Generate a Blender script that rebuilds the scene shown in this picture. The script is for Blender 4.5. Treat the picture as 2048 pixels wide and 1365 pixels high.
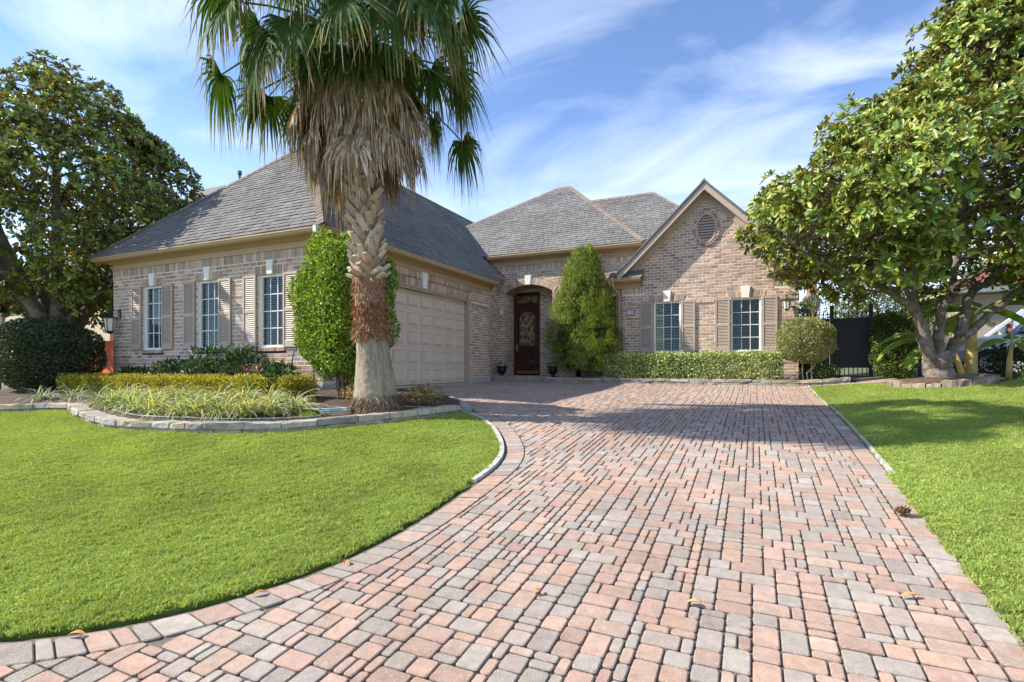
import bpy, math, random
import numpy as np
from mathutils import Vector, Matrix
R = math.radians
random.seed(7); rng = np.random.default_rng(11)
scene = bpy.context.scene
for o in list(bpy.data.objects): bpy.data.objects.remove(o)

# ------------------------------------------------------------------ camera, sky, sun, exposure
# x runs along the house front, y into the depth, z = 0 is the height of the lens
YAW = math.atan2(.4163, .9092)
cam = bpy.data.cameras.new('camera'); cam_o = bpy.data.objects.new('camera', cam)
scene.collection.objects.link(cam_o); scene.camera = cam_o
cam.sensor_width = 36; cam.lens = 36 * 1060 / 2048; cam.shift_y = 52.5 / 2048
cam.clip_start = .05; cam.clip_end = 3000
cam_o.location = (0, 0, 0); cam_o.rotation_euler = (R(90), 0, YAW)

SUN = Vector((-1.15, -.47, 1.0)).normalized()          # towards the sun
world = bpy.data.worlds.new('World'); scene.world = world; world.use_nodes = True
nt = world.node_tree; nt.nodes.clear()
w_out = nt.nodes.new('ShaderNodeOutputWorld'); bg = nt.nodes.new('ShaderNodeBackground')
sky = nt.nodes.new('ShaderNodeTexSky'); sky.sky_type = 'NISHITA'; sky.sun_disc = False
sky.sun_elevation = math.asin(SUN.z); sky.sun_rotation = math.atan2(SUN.x, SUN.y)
sky.air_density = 1.0; sky.dust_density = .05; sky.ozone_density = 4.0; sky.altitude = 3500
bg.inputs['Strength'].default_value = .13
tc = nt.nodes.new('ShaderNodeTexCoord')
def W(t, **k):
    n = nt.nodes.new(t)
    for a, b in k.items(): setattr(n, a, b)
    return n
# thin streaked cirrus all over the sky: noise on a plane high above, stretched by a slow warp
sep = W('ShaderNodeSeparateXYZ'); nt.links.new(tc.outputs['Generated'], sep.inputs[0])
mx = W('ShaderNodeMath', operation='MAXIMUM'); nt.links.new(sep.outputs['Z'], mx.inputs[0]); mx.inputs[1].default_value = 0
ad = W('ShaderNodeMath', operation='ADD'); nt.links.new(mx.outputs[0], ad.inputs[0]); ad.inputs[1].default_value = .22
dx = W('ShaderNodeMath', operation='DIVIDE'); dy = W('ShaderNodeMath', operation='DIVIDE')
nt.links.new(sep.outputs['X'], dx.inputs[0]); nt.links.new(ad.outputs[0], dx.inputs[1])
nt.links.new(sep.outputs['Y'], dy.inputs[0]); nt.links.new(ad.outputs[0], dy.inputs[1])
cmb = W('ShaderNodeCombineXYZ'); nt.links.new(dx.outputs[0], cmb.inputs[0]); nt.links.new(dy.outputs[0], cmb.inputs[1])
mp = W('ShaderNodeMapping'); nt.links.new(cmb.outputs[0], mp.inputs[0])
mp.inputs['Rotation'].default_value = (0, 0, R(-38)); mp.inputs['Scale'].default_value = (.75, 1.5, 1); mp.inputs['Location'].default_value = (2.3, .9, 0)
n1 = W('ShaderNodeTexNoise'); nt.links.new(mp.outputs[0], n1.inputs['Vector'])
n1.inputs['Scale'].default_value = 1.25; n1.inputs['Detail'].default_value = 9; n1.inputs['Roughness'].default_value = .56; n1.inputs['Distortion'].default_value = 1.3
n2 = W('ShaderNodeTexNoise'); nt.links.new(mp.outputs[0], n2.inputs['Vector'])
n2.inputs['Scale'].default_value = .45; n2.inputs['Detail'].default_value = 3
mr = W('ShaderNodeMapRange'); nt.links.new(n1.outputs['Fac'], mr.inputs['Value'])
mr.inputs['From Min'].default_value = .43; mr.inputs['From Max'].default_value = .70; mr.inputs['To Max'].default_value = .68
mr2 = W('ShaderNodeMapRange'); nt.links.new(n2.outputs['Fac'], mr2.inputs['Value'])
mr2.inputs['From Min'].default_value = .3; mr2.inputs['From Max'].default_value = .65; mr2.inputs['To Min'].default_value = .25
mu = W('ShaderNodeMath', operation='MULTIPLY'); nt.links.new(mr.outputs[0], mu.inputs[0]); nt.links.new(mr2.outputs[0], mu.inputs[1])
hz = W('ShaderNodeMapRange'); nt.links.new(mx.outputs[0], hz.inputs['Value']); hz.inputs['From Min'].default_value = .05; hz.inputs['From Max'].default_value = .42; hz.inputs['To Min'].default_value = .42; hz.inputs['To Max'].default_value = 0
su = W('ShaderNodeMath', operation='ADD', use_clamp=True); nt.links.new(mu.outputs[0], su.inputs[0]); nt.links.new(hz.outputs[0], su.inputs[1])
mixc = W('ShaderNodeMix', data_type='RGBA'); nt.links.new(su.outputs[0], mixc.inputs['Factor'])
hs = W('ShaderNodeHueSaturation'); hs.inputs['Saturation'].default_value = .97; nt.links.new(sky.outputs[0], hs.inputs['Color'])
nt.links.new(hs.outputs[0], mixc.inputs['A']); mixc.inputs['B'].default_value = (4.7, 5.05, 5.5, 1)
nt.links.new(mixc.outputs['Result'], bg.inputs['Color']); nt.links.new(bg.outputs[0], w_out.inputs[0])

sun = bpy.data.lights.new('sun', 'SUN'); sun.energy = 3.4; sun.angle = R(.55); sun.color = (1, .93, .82)
sun_o = bpy.data.objects.new('sun', sun); scene.collection.objects.link(sun_o)
sun_o.rotation_euler = (-SUN).to_track_quat('-Z', 'Y').to_euler(); sun_o.location = SUN * 60
vs = scene.view_settings; vs.view_transform = 'Standard'; vs.look = 'None'; vs.gamma = 1; vs.exposure = 1.38
vs.use_curve_mapping = False
scene.cycles.max_bounces = 7; scene.cycles.diffuse_bounces = 3; scene.cycles.glossy_bounces = 3
scene.cycles.transparent_max_bounces = 12; scene.cycles.use_denoising = True

# ------------------------------------------------------------------ helpers
COL = scene.collection
def tag(o, label=None, cat=None, group=None, kind=None):
    if label: o['label'] = label
    if cat: o['category'] = cat
    if group: o['group'] = group
    if kind: o['kind'] = kind
    return o
def thing(name, loc, label, cat, group=None):
    o = bpy.data.objects.new(name, None); COL.objects.link(o); o.location = loc
    o.empty_display_size = .1
    o['base'] = list(loc)
    return tag(o, label, cat, group)
def base_of(p):
    while p is not None:
        if 'base' in p: return np.array(p['base'][:])
        p = p.parent
    return np.zeros(3)
def finish(me, name, mat, parent, smooth, kind):
    if mat is not None: me.materials.append(mat)
    if smooth: me.polygons.foreach_set('use_smooth', np.ones(len(me.polygons), dtype=bool))
    o = bpy.data.objects.new(name, me); COL.objects.link(o)
    if parent is not None: o.parent = parent
    if kind: o['kind'] = kind
    return o
class MB:
    """collects faces of ONE part, with a colour factor per face"""
    def __init__(s): s.v = []; s.f = []; s.t = []
    def add(s, vs, fs, t=None):
        b = len(s.v); s.v.extend([tuple(p) for p in vs]); t = t or (1, 1, 1)
        for q in fs: s.f.append(tuple(b + i for i in q)); s.t.append(t)
    def merge(s, m):
        b = len(s.v); s.v.extend(m.v); s.f.extend([tuple(b + i for i in q) for q in m.f]); s.t.extend(m.t)
    def box(s, c, sz, M=None, t=None, skip=()):
        x, y, z = sz[0] / 2, sz[1] / 2, sz[2] / 2
        vs = [Vector((a * x, b * y, d * z)) for d in (-1, 1) for b in (-1, 1) for a in (-1, 1)]
        if M is not None: vs = [M @ p for p in vs]
        c = Vector(c); vs = [p + c for p in vs]
        fs = [(0, 2, 3, 1), (4, 5, 7, 6), (0, 1, 5, 4), (2, 6, 7, 3), (0, 4, 6, 2), (1, 3, 7, 5)]
        s.add(vs, [q for i, q in enumerate(fs) if i not in skip], t)
    def tube(s, pts, rad, n=6, t=None, caps=True):
        pts = [Vector(p) for p in pts]
        if not hasattr(rad, '__len__'): rad = [rad] * len(pts)
        up = Vector((.31, .2, .93)); vs = []
        for i, p in enumerate(pts):
            d = (pts[min(i + 1, len(pts) - 1)] - pts[max(i - 1, 0)])
            d = d.normalized() if d.length > 1e-9 else Vector((0, 0, 1))
            a = d.cross(up)
            if a.length < .15: a = d.cross(Vector((1, 0, 0)))
            a.normalize(); b = d.cross(a)
            for k in range(n):
                an = 2 * math.pi * k / n
                vs.append(p + (a * math.cos(an) + b * math.sin(an)) * rad[i])
        fs = []
        for i in range(len(pts) - 1):
            for k in range(n):
                k2 = (k + 1) % n
                fs.append((i * n + k, i * n + k2, (i + 1) * n + k2, (i + 1) * n + k))
        if caps:
            fs.append(tuple(range(n - 1, -1, -1))); fs.append(tuple((len(pts) - 1) * n + k for k in range(n)))
        s.add(vs, fs, t)
    def lathe(s, c, prof, n=16, t=None, wob=0):
        vs = []; c = Vector(c)
        for r, z in prof:
            for k in range(n):
                a = 2 * math.pi * k / n; rr = r * (1 + wob * math.sin(3 * a + z * 9) * .5 + wob * math.sin(7 * a + z * 3) * .5)
                vs.append(c + Vector((rr * math.cos(a), rr * math.sin(a), z)))
        fs = []
        for i in range(len(prof) - 1):
            for k in range(n):
                k2 = (k + 1) % n; fs.append((i * n + k, i * n + k2, (i + 1) * n + k2, (i + 1) * n + k))
        fs.append(tuple(range(n - 1, -1, -1))); fs.append(tuple((len(prof) - 1) * n + k for k in range(n)))
        s.add(vs, fs, t)
    def build(s, name, mat, parent=None, smooth=False, kind=None):
        me = bpy.data.meshes.new(name); b = base_of(parent)
        V = np.array(s.v, dtype=float) - b
        me.from_pydata(V.tolist(), [], s.f)
        a = me.color_attributes.new('tint', 'FLOAT_COLOR', 'CORNER')
        n = np.array([len(q) for q in s.f]); T = np.ones((len(s.f), 4)); T[:, :3] = np.array(s.t)
        a.data.foreach_set('color', np.repeat(T, n, axis=0).ravel())
        return finish(me, name, mat, parent, smooth, kind)
def np_build(name, V, F, T, mat, parent=None, smooth=False, kind=None):
    """V (n,3), F (m,k), T (m,3)"""
    me = bpy.data.meshes.new(name); V = V - base_of(parent)
    m, k = F.shape
    me.vertices.add(len(V)); me.vertices.foreach_set('co', V.astype(np.float32).ravel())
    me.loops.add(m * k); me.loops.foreach_set('vertex_index', F.astype(np.int32).ravel())
    me.polygons.add(m); me.polygons.foreach_set('loop_start', (np.arange(m) * k).astype(np.int32))
    me.update(calc_edges=True)
    a = me.color_attributes.new('tint', 'FLOAT_COLOR', 'CORNER')
    C4 = np.ones((m, 4), dtype=np.float32); C4[:, :3] = T
    a.data.foreach_set('color', np.repeat(C4, k, axis=0).ravel())
    return finish(me, name, mat, parent, smooth, kind)
def norm(a): return a / np.maximum(np.linalg.norm(a, axis=-1, keepdims=True), 1e-9)
def leaf_arrays(P, D, N, L, Wd, T, shape='diamond', fold=.25, curl=.0):
    """one leaf per row of P: axis D, face normal N, length L, width Wd; returns V, F (quads), T"""
    D = norm(D); S = norm(np.cross(D, N)); N = norm(np.cross(S, D))
    L = np.asarray(L)[:, None]; Wd = np.asarray(Wd)[:, None]
    up = N * Wd * fold; n = len(P)
    if shape == 'diamond':
        rows = [P, P + D * L * .5 + S * Wd * .5 + up, P + D * L - N * L * curl, P + D * L * .5 - S * Wd * .5 + up]
        V = np.stack(rows, 1).reshape(-1, 3); i = np.arange(n)[:, None] * 4
        return V, i + np.array([[0, 1, 2, 3]]), T
    rows = [P, P + D * L * .35 + S * Wd * .42 + up, P + D * L * .72 + S * Wd * .46 + up * .8 - N * L * curl * .4, P + D * L - N * L * curl,
            P + D * L * .72 - S * Wd * .46 + up * .8 - N * L * curl * .4, P + D * L * .35 - S * Wd * .42 + up]
    V = np.stack(rows, 1).reshape(-1, 3); i = np.arange(n)[:, None] * 6
    F = np.concatenate([i + np.array([[0, 1, 2, 3]]), i + np.array([[0, 3, 4, 5]])], 1).reshape(-1, 4)
    return V, F, np.repeat(T, 2, axis=0)
def pick(cols, n, jit=.18):
    cols = np.array([c[:3] for c in cols]); w = None
    i = rng.integers(0, len(cols), n)
    return cols[i] * (1 + rng.normal(0, jit, (n, 1)))
def screen_area(P, size):
    """how large a piece of that size shows in the photograph's frame (0 when outside it)"""
    P = np.asarray(P); r = .9092 * P[:, 0] + .4163 * P[:, 1]; f = -.4163 * P[:, 0] + .9092 * P[:, 1]
    f = np.where(f < .1, 1e6, f); u = r / f; v = P[:, 2] / f
    ins = (np.abs(u) < .96) & (v < .69) & (v > -.59)
    return np.where(ins, (np.asarray(size) / f) ** 2, 0)

# ------------------------------------------------------------------ the lie of the land
YR = [-60, -6, -3, 0, 1, 2, 3, 4, 5, 6, 7.35, 8.5, 9.8, 11.2, 12.6, 14, 15.2, 17, 30]
ZR = [-1.7, -1.66, -1.64, -1.58, -1.53, -1.46, -1.385, -1.285, -1.18, -1.075, -.955, -.86, -.775, -.715, -.665, -.57, -.48, -.45, -.42]
YL = [-60, -6, -3, 0, 1, 2, 3.5, 5, 6, 7, 8, 9, 10, 13.5, 16, 30]
ZL = [-1.7, -1.66, -1.64, -1.55, -1.46, -1.34, -1.12, -.88, -.74, -.63, -.55, -.5, -.48, -.46, -.44, -.42]
_yy = np.linspace(-60, 30, 1801)
def _smooth(a):
    k = np.hanning(25); k /= k.sum(); p = np.pad(a, 12, mode='edge'); return np.convolve(p, k, 'valid')
_zr = _smooth(np.interp(_yy, YR, ZR)); _zl = _smooth(np.interp(_yy, YL, ZL))
def terr(X, Y):
    X = np.asarray(X, float); Y = np.asarray(Y, float)
    zr = np.interp(Y, _yy, _zr); zl = np.interp(Y, _yy, _zl)
    w = np.clip((1.24 - X) / 8.74, 0, 1) ** 1.5
    return zr + (zl - zr) * w + np.clip(X - 1.24, 0, 3.4) * .1 * np.clip((Y - 5) / 7, 0, 1)
def tz(x, y): return float(terr(x, y))
def inside(poly, X, Y):
    X = np.asarray(X); Y = np.asarray(Y); c = np.zeros(X.shape, bool); n = len(poly)
    for i in range(n):
        x1, y1 = poly[i]; x2, y2 = poly[(i + 1) % n]
        if y1 == y2: continue
        c ^= ((y1 > Y) != (y2 > Y)) & (X < (x2 - x1) * (Y - y1) / (y2 - y1) + x1)
    return c
def resample(pts, step):
    pts = np.array(pts, float); d = np.r_[0, np.cumsum(np.linalg.norm(np.diff(pts, axis=0), axis=1))]
    n = max(2, int(round(d[-1] / step)) + 1); s = np.linspace(0, d[-1], n)
    return np.stack([np.interp(s, d, pts[:, i]) for i in range(pts.shape[1])], 1)
def catmull(pts, k=8):
    P = [np.array(pts[0], float)] + [np.array(p, float) for p in pts] + [np.array(pts[-1], float)]; out = []
    for i in range(1, len(P) - 2):
        for j in range(k):
            t = j / k; a, b, c, d = P[i - 1], P[i], P[i + 1], P[i + 2]
            out.append(.5 * (2 * b + (c - a) * t + (2 * a - 5 * b + 4 * c - d) * t * t + (3 * b - a - 3 * c + d) * t ** 3))
    out.append(P[-2]); return np.array(out)

# ------------------------------------------------------------------ materials
def material(name, col, rough=.8, var=.25, scale=8, bump=0., bscale=60, spec=.3, col2=None, s2=1.5, metal=0, speck=None, transl=0, under=None, tint=True, coat=0, mottle=None):
    m = bpy.data.materials.new(name); m.use_nodes = True; t = m.node_tree; n = t.nodes; l = t.links
    b = n['Principled BSDF']; b.inputs['Roughness'].default_value = rough; b.inputs['Specular IOR Level'].default_value = spec
    b.inputs['Metallic'].default_value = metal
    if coat: b.inputs['Coat Weight'].default_value = coat
    geo = n.new('ShaderNodeNewGeometry')
    c = n.new('ShaderNodeRGB'); c.outputs[0].default_value = (*col, 1); out = c.outputs[0]
    def mixrgb(bt, fac, A, B):
        x = n.new('ShaderNodeMix'); x.data_type = 'RGBA'; x.blend_type = bt
        if hasattr(fac, 'is_linked'): l.new(fac, x.inputs['Factor'])
        else: x.inputs['Factor'].default_value = fac
        for k, q in (('A', A), ('B', B)):
            if hasattr(q, 'is_linked'): l.new(q, x.inputs[k])
            else: x.inputs[k].default_value = q
        return x.outputs['Result']
    if col2 is not None:
        nz = n.new('ShaderNodeTexNoise'); l.new(geo.outputs['Position'], nz.inputs['Vector']); nz.inputs['Scale'].default_value = s2; nz.inputs['Detail'].default_value = 4
        mr = n.new('ShaderNodeMapRange'); l.new(nz.outputs['Fac'], mr.inputs[0]); mr.inputs[1].default_value = .38; mr.inputs[2].default_value = .64
        out = mixrgb('MIX', mr.outputs[0], out, (*col2, 1))
    if tint:
        at = n.new('ShaderNodeAttribute'); at.attribute_name = 'tint'; out = mixrgb('MULTIPLY', 1., out, at.outputs['Color'])
    if var:
        nz = n.new('ShaderNodeTexNoise'); l.new(geo.outputs['Position'], nz.inputs['Vector']); nz.inputs['Scale'].default_value = scale; nz.inputs['Detail'].default_value = 5; nz.inputs['Roughness'].default_value = .6
        mr = n.new('ShaderNodeMapRange'); l.new(nz.outputs['Fac'], mr.inputs[0]); mr.inputs[1].default_value = .25; mr.inputs[2].default_value = .75
        mr.inputs[3].default_value = 1 - var; mr.inputs[4].default_value = 1 + var
        vm = n.new('ShaderNodeVectorMath'); vm.operation = 'SCALE'; l.new(out, vm.inputs[0]); l.new(mr.outputs[0], vm.inputs['Scale']); out = vm.outputs[0]
    if mottle:
        nz = n.new('ShaderNodeTexNoise'); l.new(geo.outputs['Position'], nz.inputs['Vector']); nz.inputs['Scale'].default_value = mottle[0]; nz.inputs['Detail'].default_value = 5; nz.inputs['Roughness'].default_value = .65
        mr = n.new('ShaderNodeMapRange'); l.new(nz.outputs['Fac'], mr.inputs[0]); mr.inputs[1].default_value = .42; mr.inputs[2].default_value = .66; mr.inputs[4].default_value = mottle[2]
        out = mixrgb('MIX', mr.outputs[0], out, (*mottle[1], 1))
    if speck:
        vo = n.new('ShaderNodeTexNoise'); l.new(geo.outputs['Position'], vo.inputs['Vector']); vo.inputs['Scale'].default_value = speck[0]; vo.inputs['Detail'].default_value = 2
        mr = n.new('ShaderNodeMapRange'); l.new(vo.outputs['Fac'], mr.inputs[0]); mr.inputs[1].default_value = speck[1]; mr.inputs[2].default_value = speck[1] + .08
        mr.inputs[4].default_value = speck[3]
        out = mixrgb('MIX', mr.outputs[0], out, (*speck[2], 1))
    if under is not None:
        out = mixrgb('MIX', geo.outputs['Backfacing'], out, (*under, 1))
    l.new(out, b.inputs['Base Color'])
    if bump:
        nz = n.new('ShaderNodeTexNoise'); l.new(geo.outputs['Position'], nz.inputs['Vector']); nz.inputs['Scale'].default_value = bscale; nz.inputs['Detail'].default_value = 4
        bp = n.new('ShaderNodeBump'); bp.inputs['Strength'].default_value = 1; bp.inputs['Distance'].default_value = bump
        l.new(nz.outputs['Fac'], bp.inputs['Height']); l.new(bp.outputs[0], b.inputs['Normal'])
    if transl:
        tr = n.new('ShaderNodeBsdfTranslucent'); br = n.new('ShaderNodeVectorMath'); br.operation = 'MULTIPLY'
        l.new(out, br.inputs[0]); br.inputs[1].default_value = (1.7, 1.6, .6); l.new(br.outputs[0], tr.inputs[0])
        ms = n.new('ShaderNodeMixShader'); ms.inputs[0].default_value = transl
        l.new(b.outputs[0], ms.inputs[1]); l.new(tr.outputs[0], ms.inputs[2]); l.new(ms.outputs[0], n['Material Output'].inputs[0])
    return m
MT = {}
MT['soil'] = material('soil', (.075, .05, .035), .95, .5, 30, .02, 40, col2=(.12, .08, .055), s2=9)
MT['ground'] = material('ground', (.12, .13, .06), .95, .3, 2, .02, 20, tint=False)
MT['sand'] = material('joint sand', (.17, .145, .118), .95, .4, 60, .004, 300, tint=False)
MT['paver'] = material('paver', (1.04, 1.04, 1.04), .9, .24, 16, .003, 200, spec=.15, col2=(.86, .85, .84), s2=.8, mottle=(19, (.30, .265, .235), .55), speck=(190, .57, (.60, .54, .48), .6))
MT['concrete'] = material('concrete', (.46, .44, .41), .9, .4, 9, .003, 120, spec=.15)
MT['turf'] = material('turf backing', (.11, .16, .025), .95, .3, 14, .01, 60, tint=False)
MT['grass'] = material('grass', (.29, .37, .098), .6, .22, 1.1, spec=.2, transl=.28)
MT['stone'] = material('stone', (.40, .365, .31), .9, .3, 9, .012, 26, spec=.2, col2=(.29, .27, .24), s2=5)
MT['brick'] = material('brick', (1, 1, 1), .92, .22, 45, .004, 90, spec=.12)
MT['mortar'] = material('mortar', (.80, .74, .67), .95, .15, 20, .002, 200, spec=.1)
MT['shingle'] = material('shingle', (.213, .207, .199), .95, .22, 26, .004, 260, spec=.12, col2=(.172, .167, .162), s2=.8)
MT['cap'] = material('hip shingle', (.225, .185, .155), .95, .2, 30, .004, 260, spec=.12)
MT['trim'] = material('trim paint', (.50, .35, .20), .5, .06, 3, spec=.35)
MT['taupe'] = material('taupe paint', (.46, .37, .30), .55, .06, 4, spec=.35)
MT['door_taupe'] = material('garage door paint', (.65, .525, .425), .5, .05, 3, spec=.35)
MT['white'] = material('white paint', (.78, .77, .75), .45, .04, 4, spec=.4)
MT['keystone'] = material('cast stone', (.82, .80, .74), .85, .08, 14, .002, 90, spec=.2)
MT['dark'] = material('dark interior', (.02, .021, .022), .8, 0)
MT['blind'] = material('blind', (.55, .58, .54), .6, .04, 3)
MT['iron'] = material('black iron', (.012, .013, .015), .45, .1, 5, spec=.5)
MT['gate'] = material('charcoal metal', (.058, .065, .082), .5, .1, 5, spec=.45)
MT['wood'] = material('mahogany', (.055, .013, .009), .3, .35, 7, spec=.5, coat=.4)
MT['brass'] = material('brass', (.55, .36, .10), .3, .1, 9, metal=1)
MT['bark'] = material('magnolia bark', (.15, .12, .09), .95, .45, 14, .025, 22, col2=(.24, .21, .175), s2=5)
MT['leafmag'] = material('magnolia leaf', (1, 1, 1), .36, .08, 3, spec=.4, transl=.22, under=(.15, .135, .04))
MT['leaf'] = material('leaf', (1, 1, 1), .5, .1, 3, spec=.3, transl=.25)
MT['palmleaf'] = material('palm leaf', (1, 1, 1), .68, .08, 4, spec=.14, transl=.25)
MT['dead'] = material('dead palm leaf', (1, 1, 1), .85, .18, 14, spec=.1, transl=.12)
MT['palmbark'] = material('palm trunk', (.36, .295, .215), .95, .35, 18, .02, 40, col2=(.24, .20, .15), s2=6)
MT['boot'] = material('palm boot', (1, 1, 1), .8, .2, 24, .004, 70, spec=.15)
MT['fibre'] = material('palm fibre', (1, 1, 1), .95, .35, 50, .01, 90, spec=.05)
MT['stucco'] = material('cream stucco', (.62, .50, .37), .9, .08, 5, .004, 60)
MT['orange'] = material('orange paint', (.90, .18, .04), .7, .08, 8, .004, 30)
MT['tile'] = material('clay roof tile', (.33, .13, .08), .85, .25, 9, .005, 40)
MT['carpaint'] = material('silver car paint', (.50, .52, .56), .28, .03, 3, spec=.6, coat=.6, metal=.3)
MT['rubber'] = material('rubber', (.02, .02, .02), .8, .1, 9)
MT['hose'] = material('green hose', (.015, .16, .12), .5, .1, 9)
MT['hosepale'] = material('pale hose', (.30, .42, .40), .5, .1, 9)
MT['cone'] = material('dry brown', (.13, .07, .03), .9, .3, 60)
MT['dryleaf'] = material('dry leaf', (1, 1, 1), .7, .2, 30)
MT['flower'] = material('white petals', (.75, .77, .72), .7, .05, 9)
MT['lampglass'] = material('frosted lantern glass', (.75, .70, .58), .35, .05, 9)
for _m in ('palmbark',):                       # fissures run up the trunk
    _t = MT[_m].node_tree
    for _n in [q for q in _t.nodes if q.type == 'TEX_NOISE']:
        _v = _t.nodes.new('ShaderNodeVectorMath'); _v.operation = 'MULTIPLY'; _v.inputs[1].default_value = (2.2, 2.2, .3)
        _s = _n.inputs['Vector'].links[0].from_socket; _t.links.new(_s, _v.inputs[0]); _t.links.new(_v.outputs[0], _n.inputs['Vector'])
def glass_mat(name, tintc, gl):
    m = bpy.data.materials.new(name); m.use_nodes = True; t = m.node_tree; n = t.nodes; l = t.links
    n.remove(n['Principled BSDF'])
    tr = n.new('ShaderNodeBsdfTransparent'); tr.inputs[0].default_value = (*tintc, 1)
    g = n.new('ShaderNodeBsdfGlossy'); g.inputs['Roughness'].default_value = .03; g.inputs[0].default_value = (.9, .97, 1, 1)
    lw = n.new('ShaderNodeFresnel'); lw.inputs[0].default_value = gl
    ms = n.new('ShaderNodeMixShader'); l.new(lw.outputs[0], ms.inputs[0]); l.new(tr.outputs[0], ms.inputs[1]); l.new(g.outputs[0], ms.inputs[2])
    l.new(ms.outputs[0], n['Material Output'].inputs[0]); return m
MT['glass'] = glass_mat('window glass', (.60, .72, .70), 1.34)
MT['carglass'] = glass_mat('car glass', (.12, .14, .15), 1.9)

# ------------------------------------------------------------------ ground, driveway, lawns
from mathutils.geometry import delaunay_2d_cdt
def sheet(name, poly, zf, mat, step=.3, parent=None, kind='structure', skirt=0):
    dense = []
    for a, b in zip(poly, list(poly[1:]) + [poly[0]]):
        L = math.hypot(b[0] - a[0], b[1] - a[1]); k = max(1, int(L / step))
        dense += [(a[0] + (b[0] - a[0]) * i / k, a[1] + (b[1] - a[1]) * i / k) for i in range(k)]
    poly = dense; P = np.array(poly)
    gx, gy = np.meshgrid(np.arange(P[:, 0].min(), P[:, 0].max(), step), np.arange(P[:, 1].min(), P[:, 1].max(), step))
    gx = gx.ravel() + .001; gy = gy.ravel() + .0013; m = inside(poly, gx, gy); gx = gx[m]; gy = gy[m]
    vs = [Vector(p) for p in poly] + [Vector((a, b)) for a, b in zip(gx, gy)]
    r = delaunay_2d_cdt(vs, [], [list(range(len(poly)))], 1, 1e-5)
    V = np.array([(v.x, v.y) for v in r[0]]); Z = zf(V[:, 0], V[:, 1])
    mb = MB(); mb.add(np.c_[V, Z], r[2])
    if skirt:
        n = len(poly); Zp = zf(P[:, 0], P[:, 1])
        mb.add([(*p, z) for p, z in zip(poly, Zp)] + [(*p, z - skirt) for p, z in zip(poly, Zp)], [(i, (i + 1) % n, n + (i + 1) % n, n + i) for i in range(n)])
    o = mb.build(name, mat, parent); 
    if kind: o['kind'] = kind
    return o
def axis_lines():
    a = np.r_[-900, -400, -200, -100, -60, np.arange(-40, 40.1, .5), 60, 100, 200, 400, 900]; return a
gx = axis_lines(); gy = axis_lines(); GX, GY = np.meshgrid(gx, gy); n = len(gx)
gi = (np.arange(n - 1)[:, None] * n + np.arange(n - 1)[None]).ravel()
go = np_build('ground', np.stack([GX.ravel(), GY.ravel(), (terr(GX, GY) - .07).ravel()], 1),
              np.stack([gi, gi + 1, gi + n + 1, gi + n], 1), np.ones((len(gi), 3)), MT['ground'])
go['kind'] = 'structure'

XR = 1.2
LAWN_EDGE = catmull([(-4.29, 7.51), (-3.92, 7.28), (-3.45, 6.78), (-3.02, 6.15), (-2.72, 5.58), (-2.59, 5.08), (-2.56, 4.61), (-2.55, 3.89), (-2.57, 3.39),
                     (-2.62, 3.01), (-2.72, 2.63), (-2.85, 2.35), (-2.99, 2.10), (-3.14, 1.91), (-3.31, 1.73), (-3.53, 1.57), (-3.72, 1.46), (-4.6, 1.15), (-6, .85), (-9, .5)], 6)
WALL = catmull([(-17, 4.7), (-14.5, 4.85), (-12.89, 5.05), (-11.9, 5.38), (-11.35, 5.42), (-10.8, 5.18), (-10.09, 4.98), (-9.05, 4.72), (-8.27, 4.66), (-7.26, 4.76), (-6.38, 5.06), (-5.67, 5.52), (-4.97, 6.28), (-4.56, 6.95), (-4.33, 7.45)], 6)
BED_BACK = [(-4.42, 7.62), (-4.7, 8.05), (-5.3, 8.55), (-6.3, 8.85), (-7.45, 9.05)]
def offset_curve(c, d):
    t = np.gradient(c, axis=0); t = norm(t); nrm = np.stack([-t[:, 1], t[:, 0]], 1); return c + nrm * d
# lawn edge runs from the bed tip towards the street; its left side (+) faces the driveway
edge_in = offset_curve(LAWN_EDGE, .30)
DRIVE = [(-9, -3.2), (XR, -3.2), (XR, 15.22), (-5.95, 15.22), (-5.95, 16.0), (-8.0, 16.0), (-8.0, 15.1), (-7.42, 15.1), (-7.42, 9.15)] + BED_BACK[::-1][1:] + [tuple(p) for p in offset_curve(LAWN_EDGE, .05)]
drive = sheet('driveway', DRIVE, lambda x, y: terr(x, y) - .004, MT['sand'], .35)
MT['sand'].node_tree.nodes['Principled BSDF'].inputs['Roughness'].default_value = .98

def clip_half(poly, q, nn):
    out = []; m = len(poly)
    for i in range(m):
        a, b = poly[i], poly[(i + 1) % m]
        da = (a[0] - q[0]) * nn[0] + (a[1] - q[1]) * nn[1]; db = (b[0] - q[0]) * nn[0] + (b[1] - q[1]) * nn[1]
        if da >= 0: out.append(a)
        if (da >= 0) != (db >= 0):
            s = da / (da - db); out.append((a[0] + (b[0] - a[0]) * s, a[1] + (b[1] - a[1]) * s))
    return out
def parea(p): return .5 * sum(p[i][0] * p[(i + 1) % len(p)][1] - p[(i + 1) % len(p)][0] * p[i][1] for i in range(len(p)))
def inset(poly, d):
    out = poly
    for i in range(len(poly)):
        a, b = poly[i], poly[(i + 1) % len(poly)]; e = (b[0] - a[0], b[1] - a[1]); L = math.hypot(*e)
        if L < 1e-6: continue
        nn = (-e[1] / L, e[0] / L); out = clip_half(out, (a[0] + nn[0] * d, a[1] + nn[1] * d), nn)
        if len(out) < 3: return []
    return out
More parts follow.
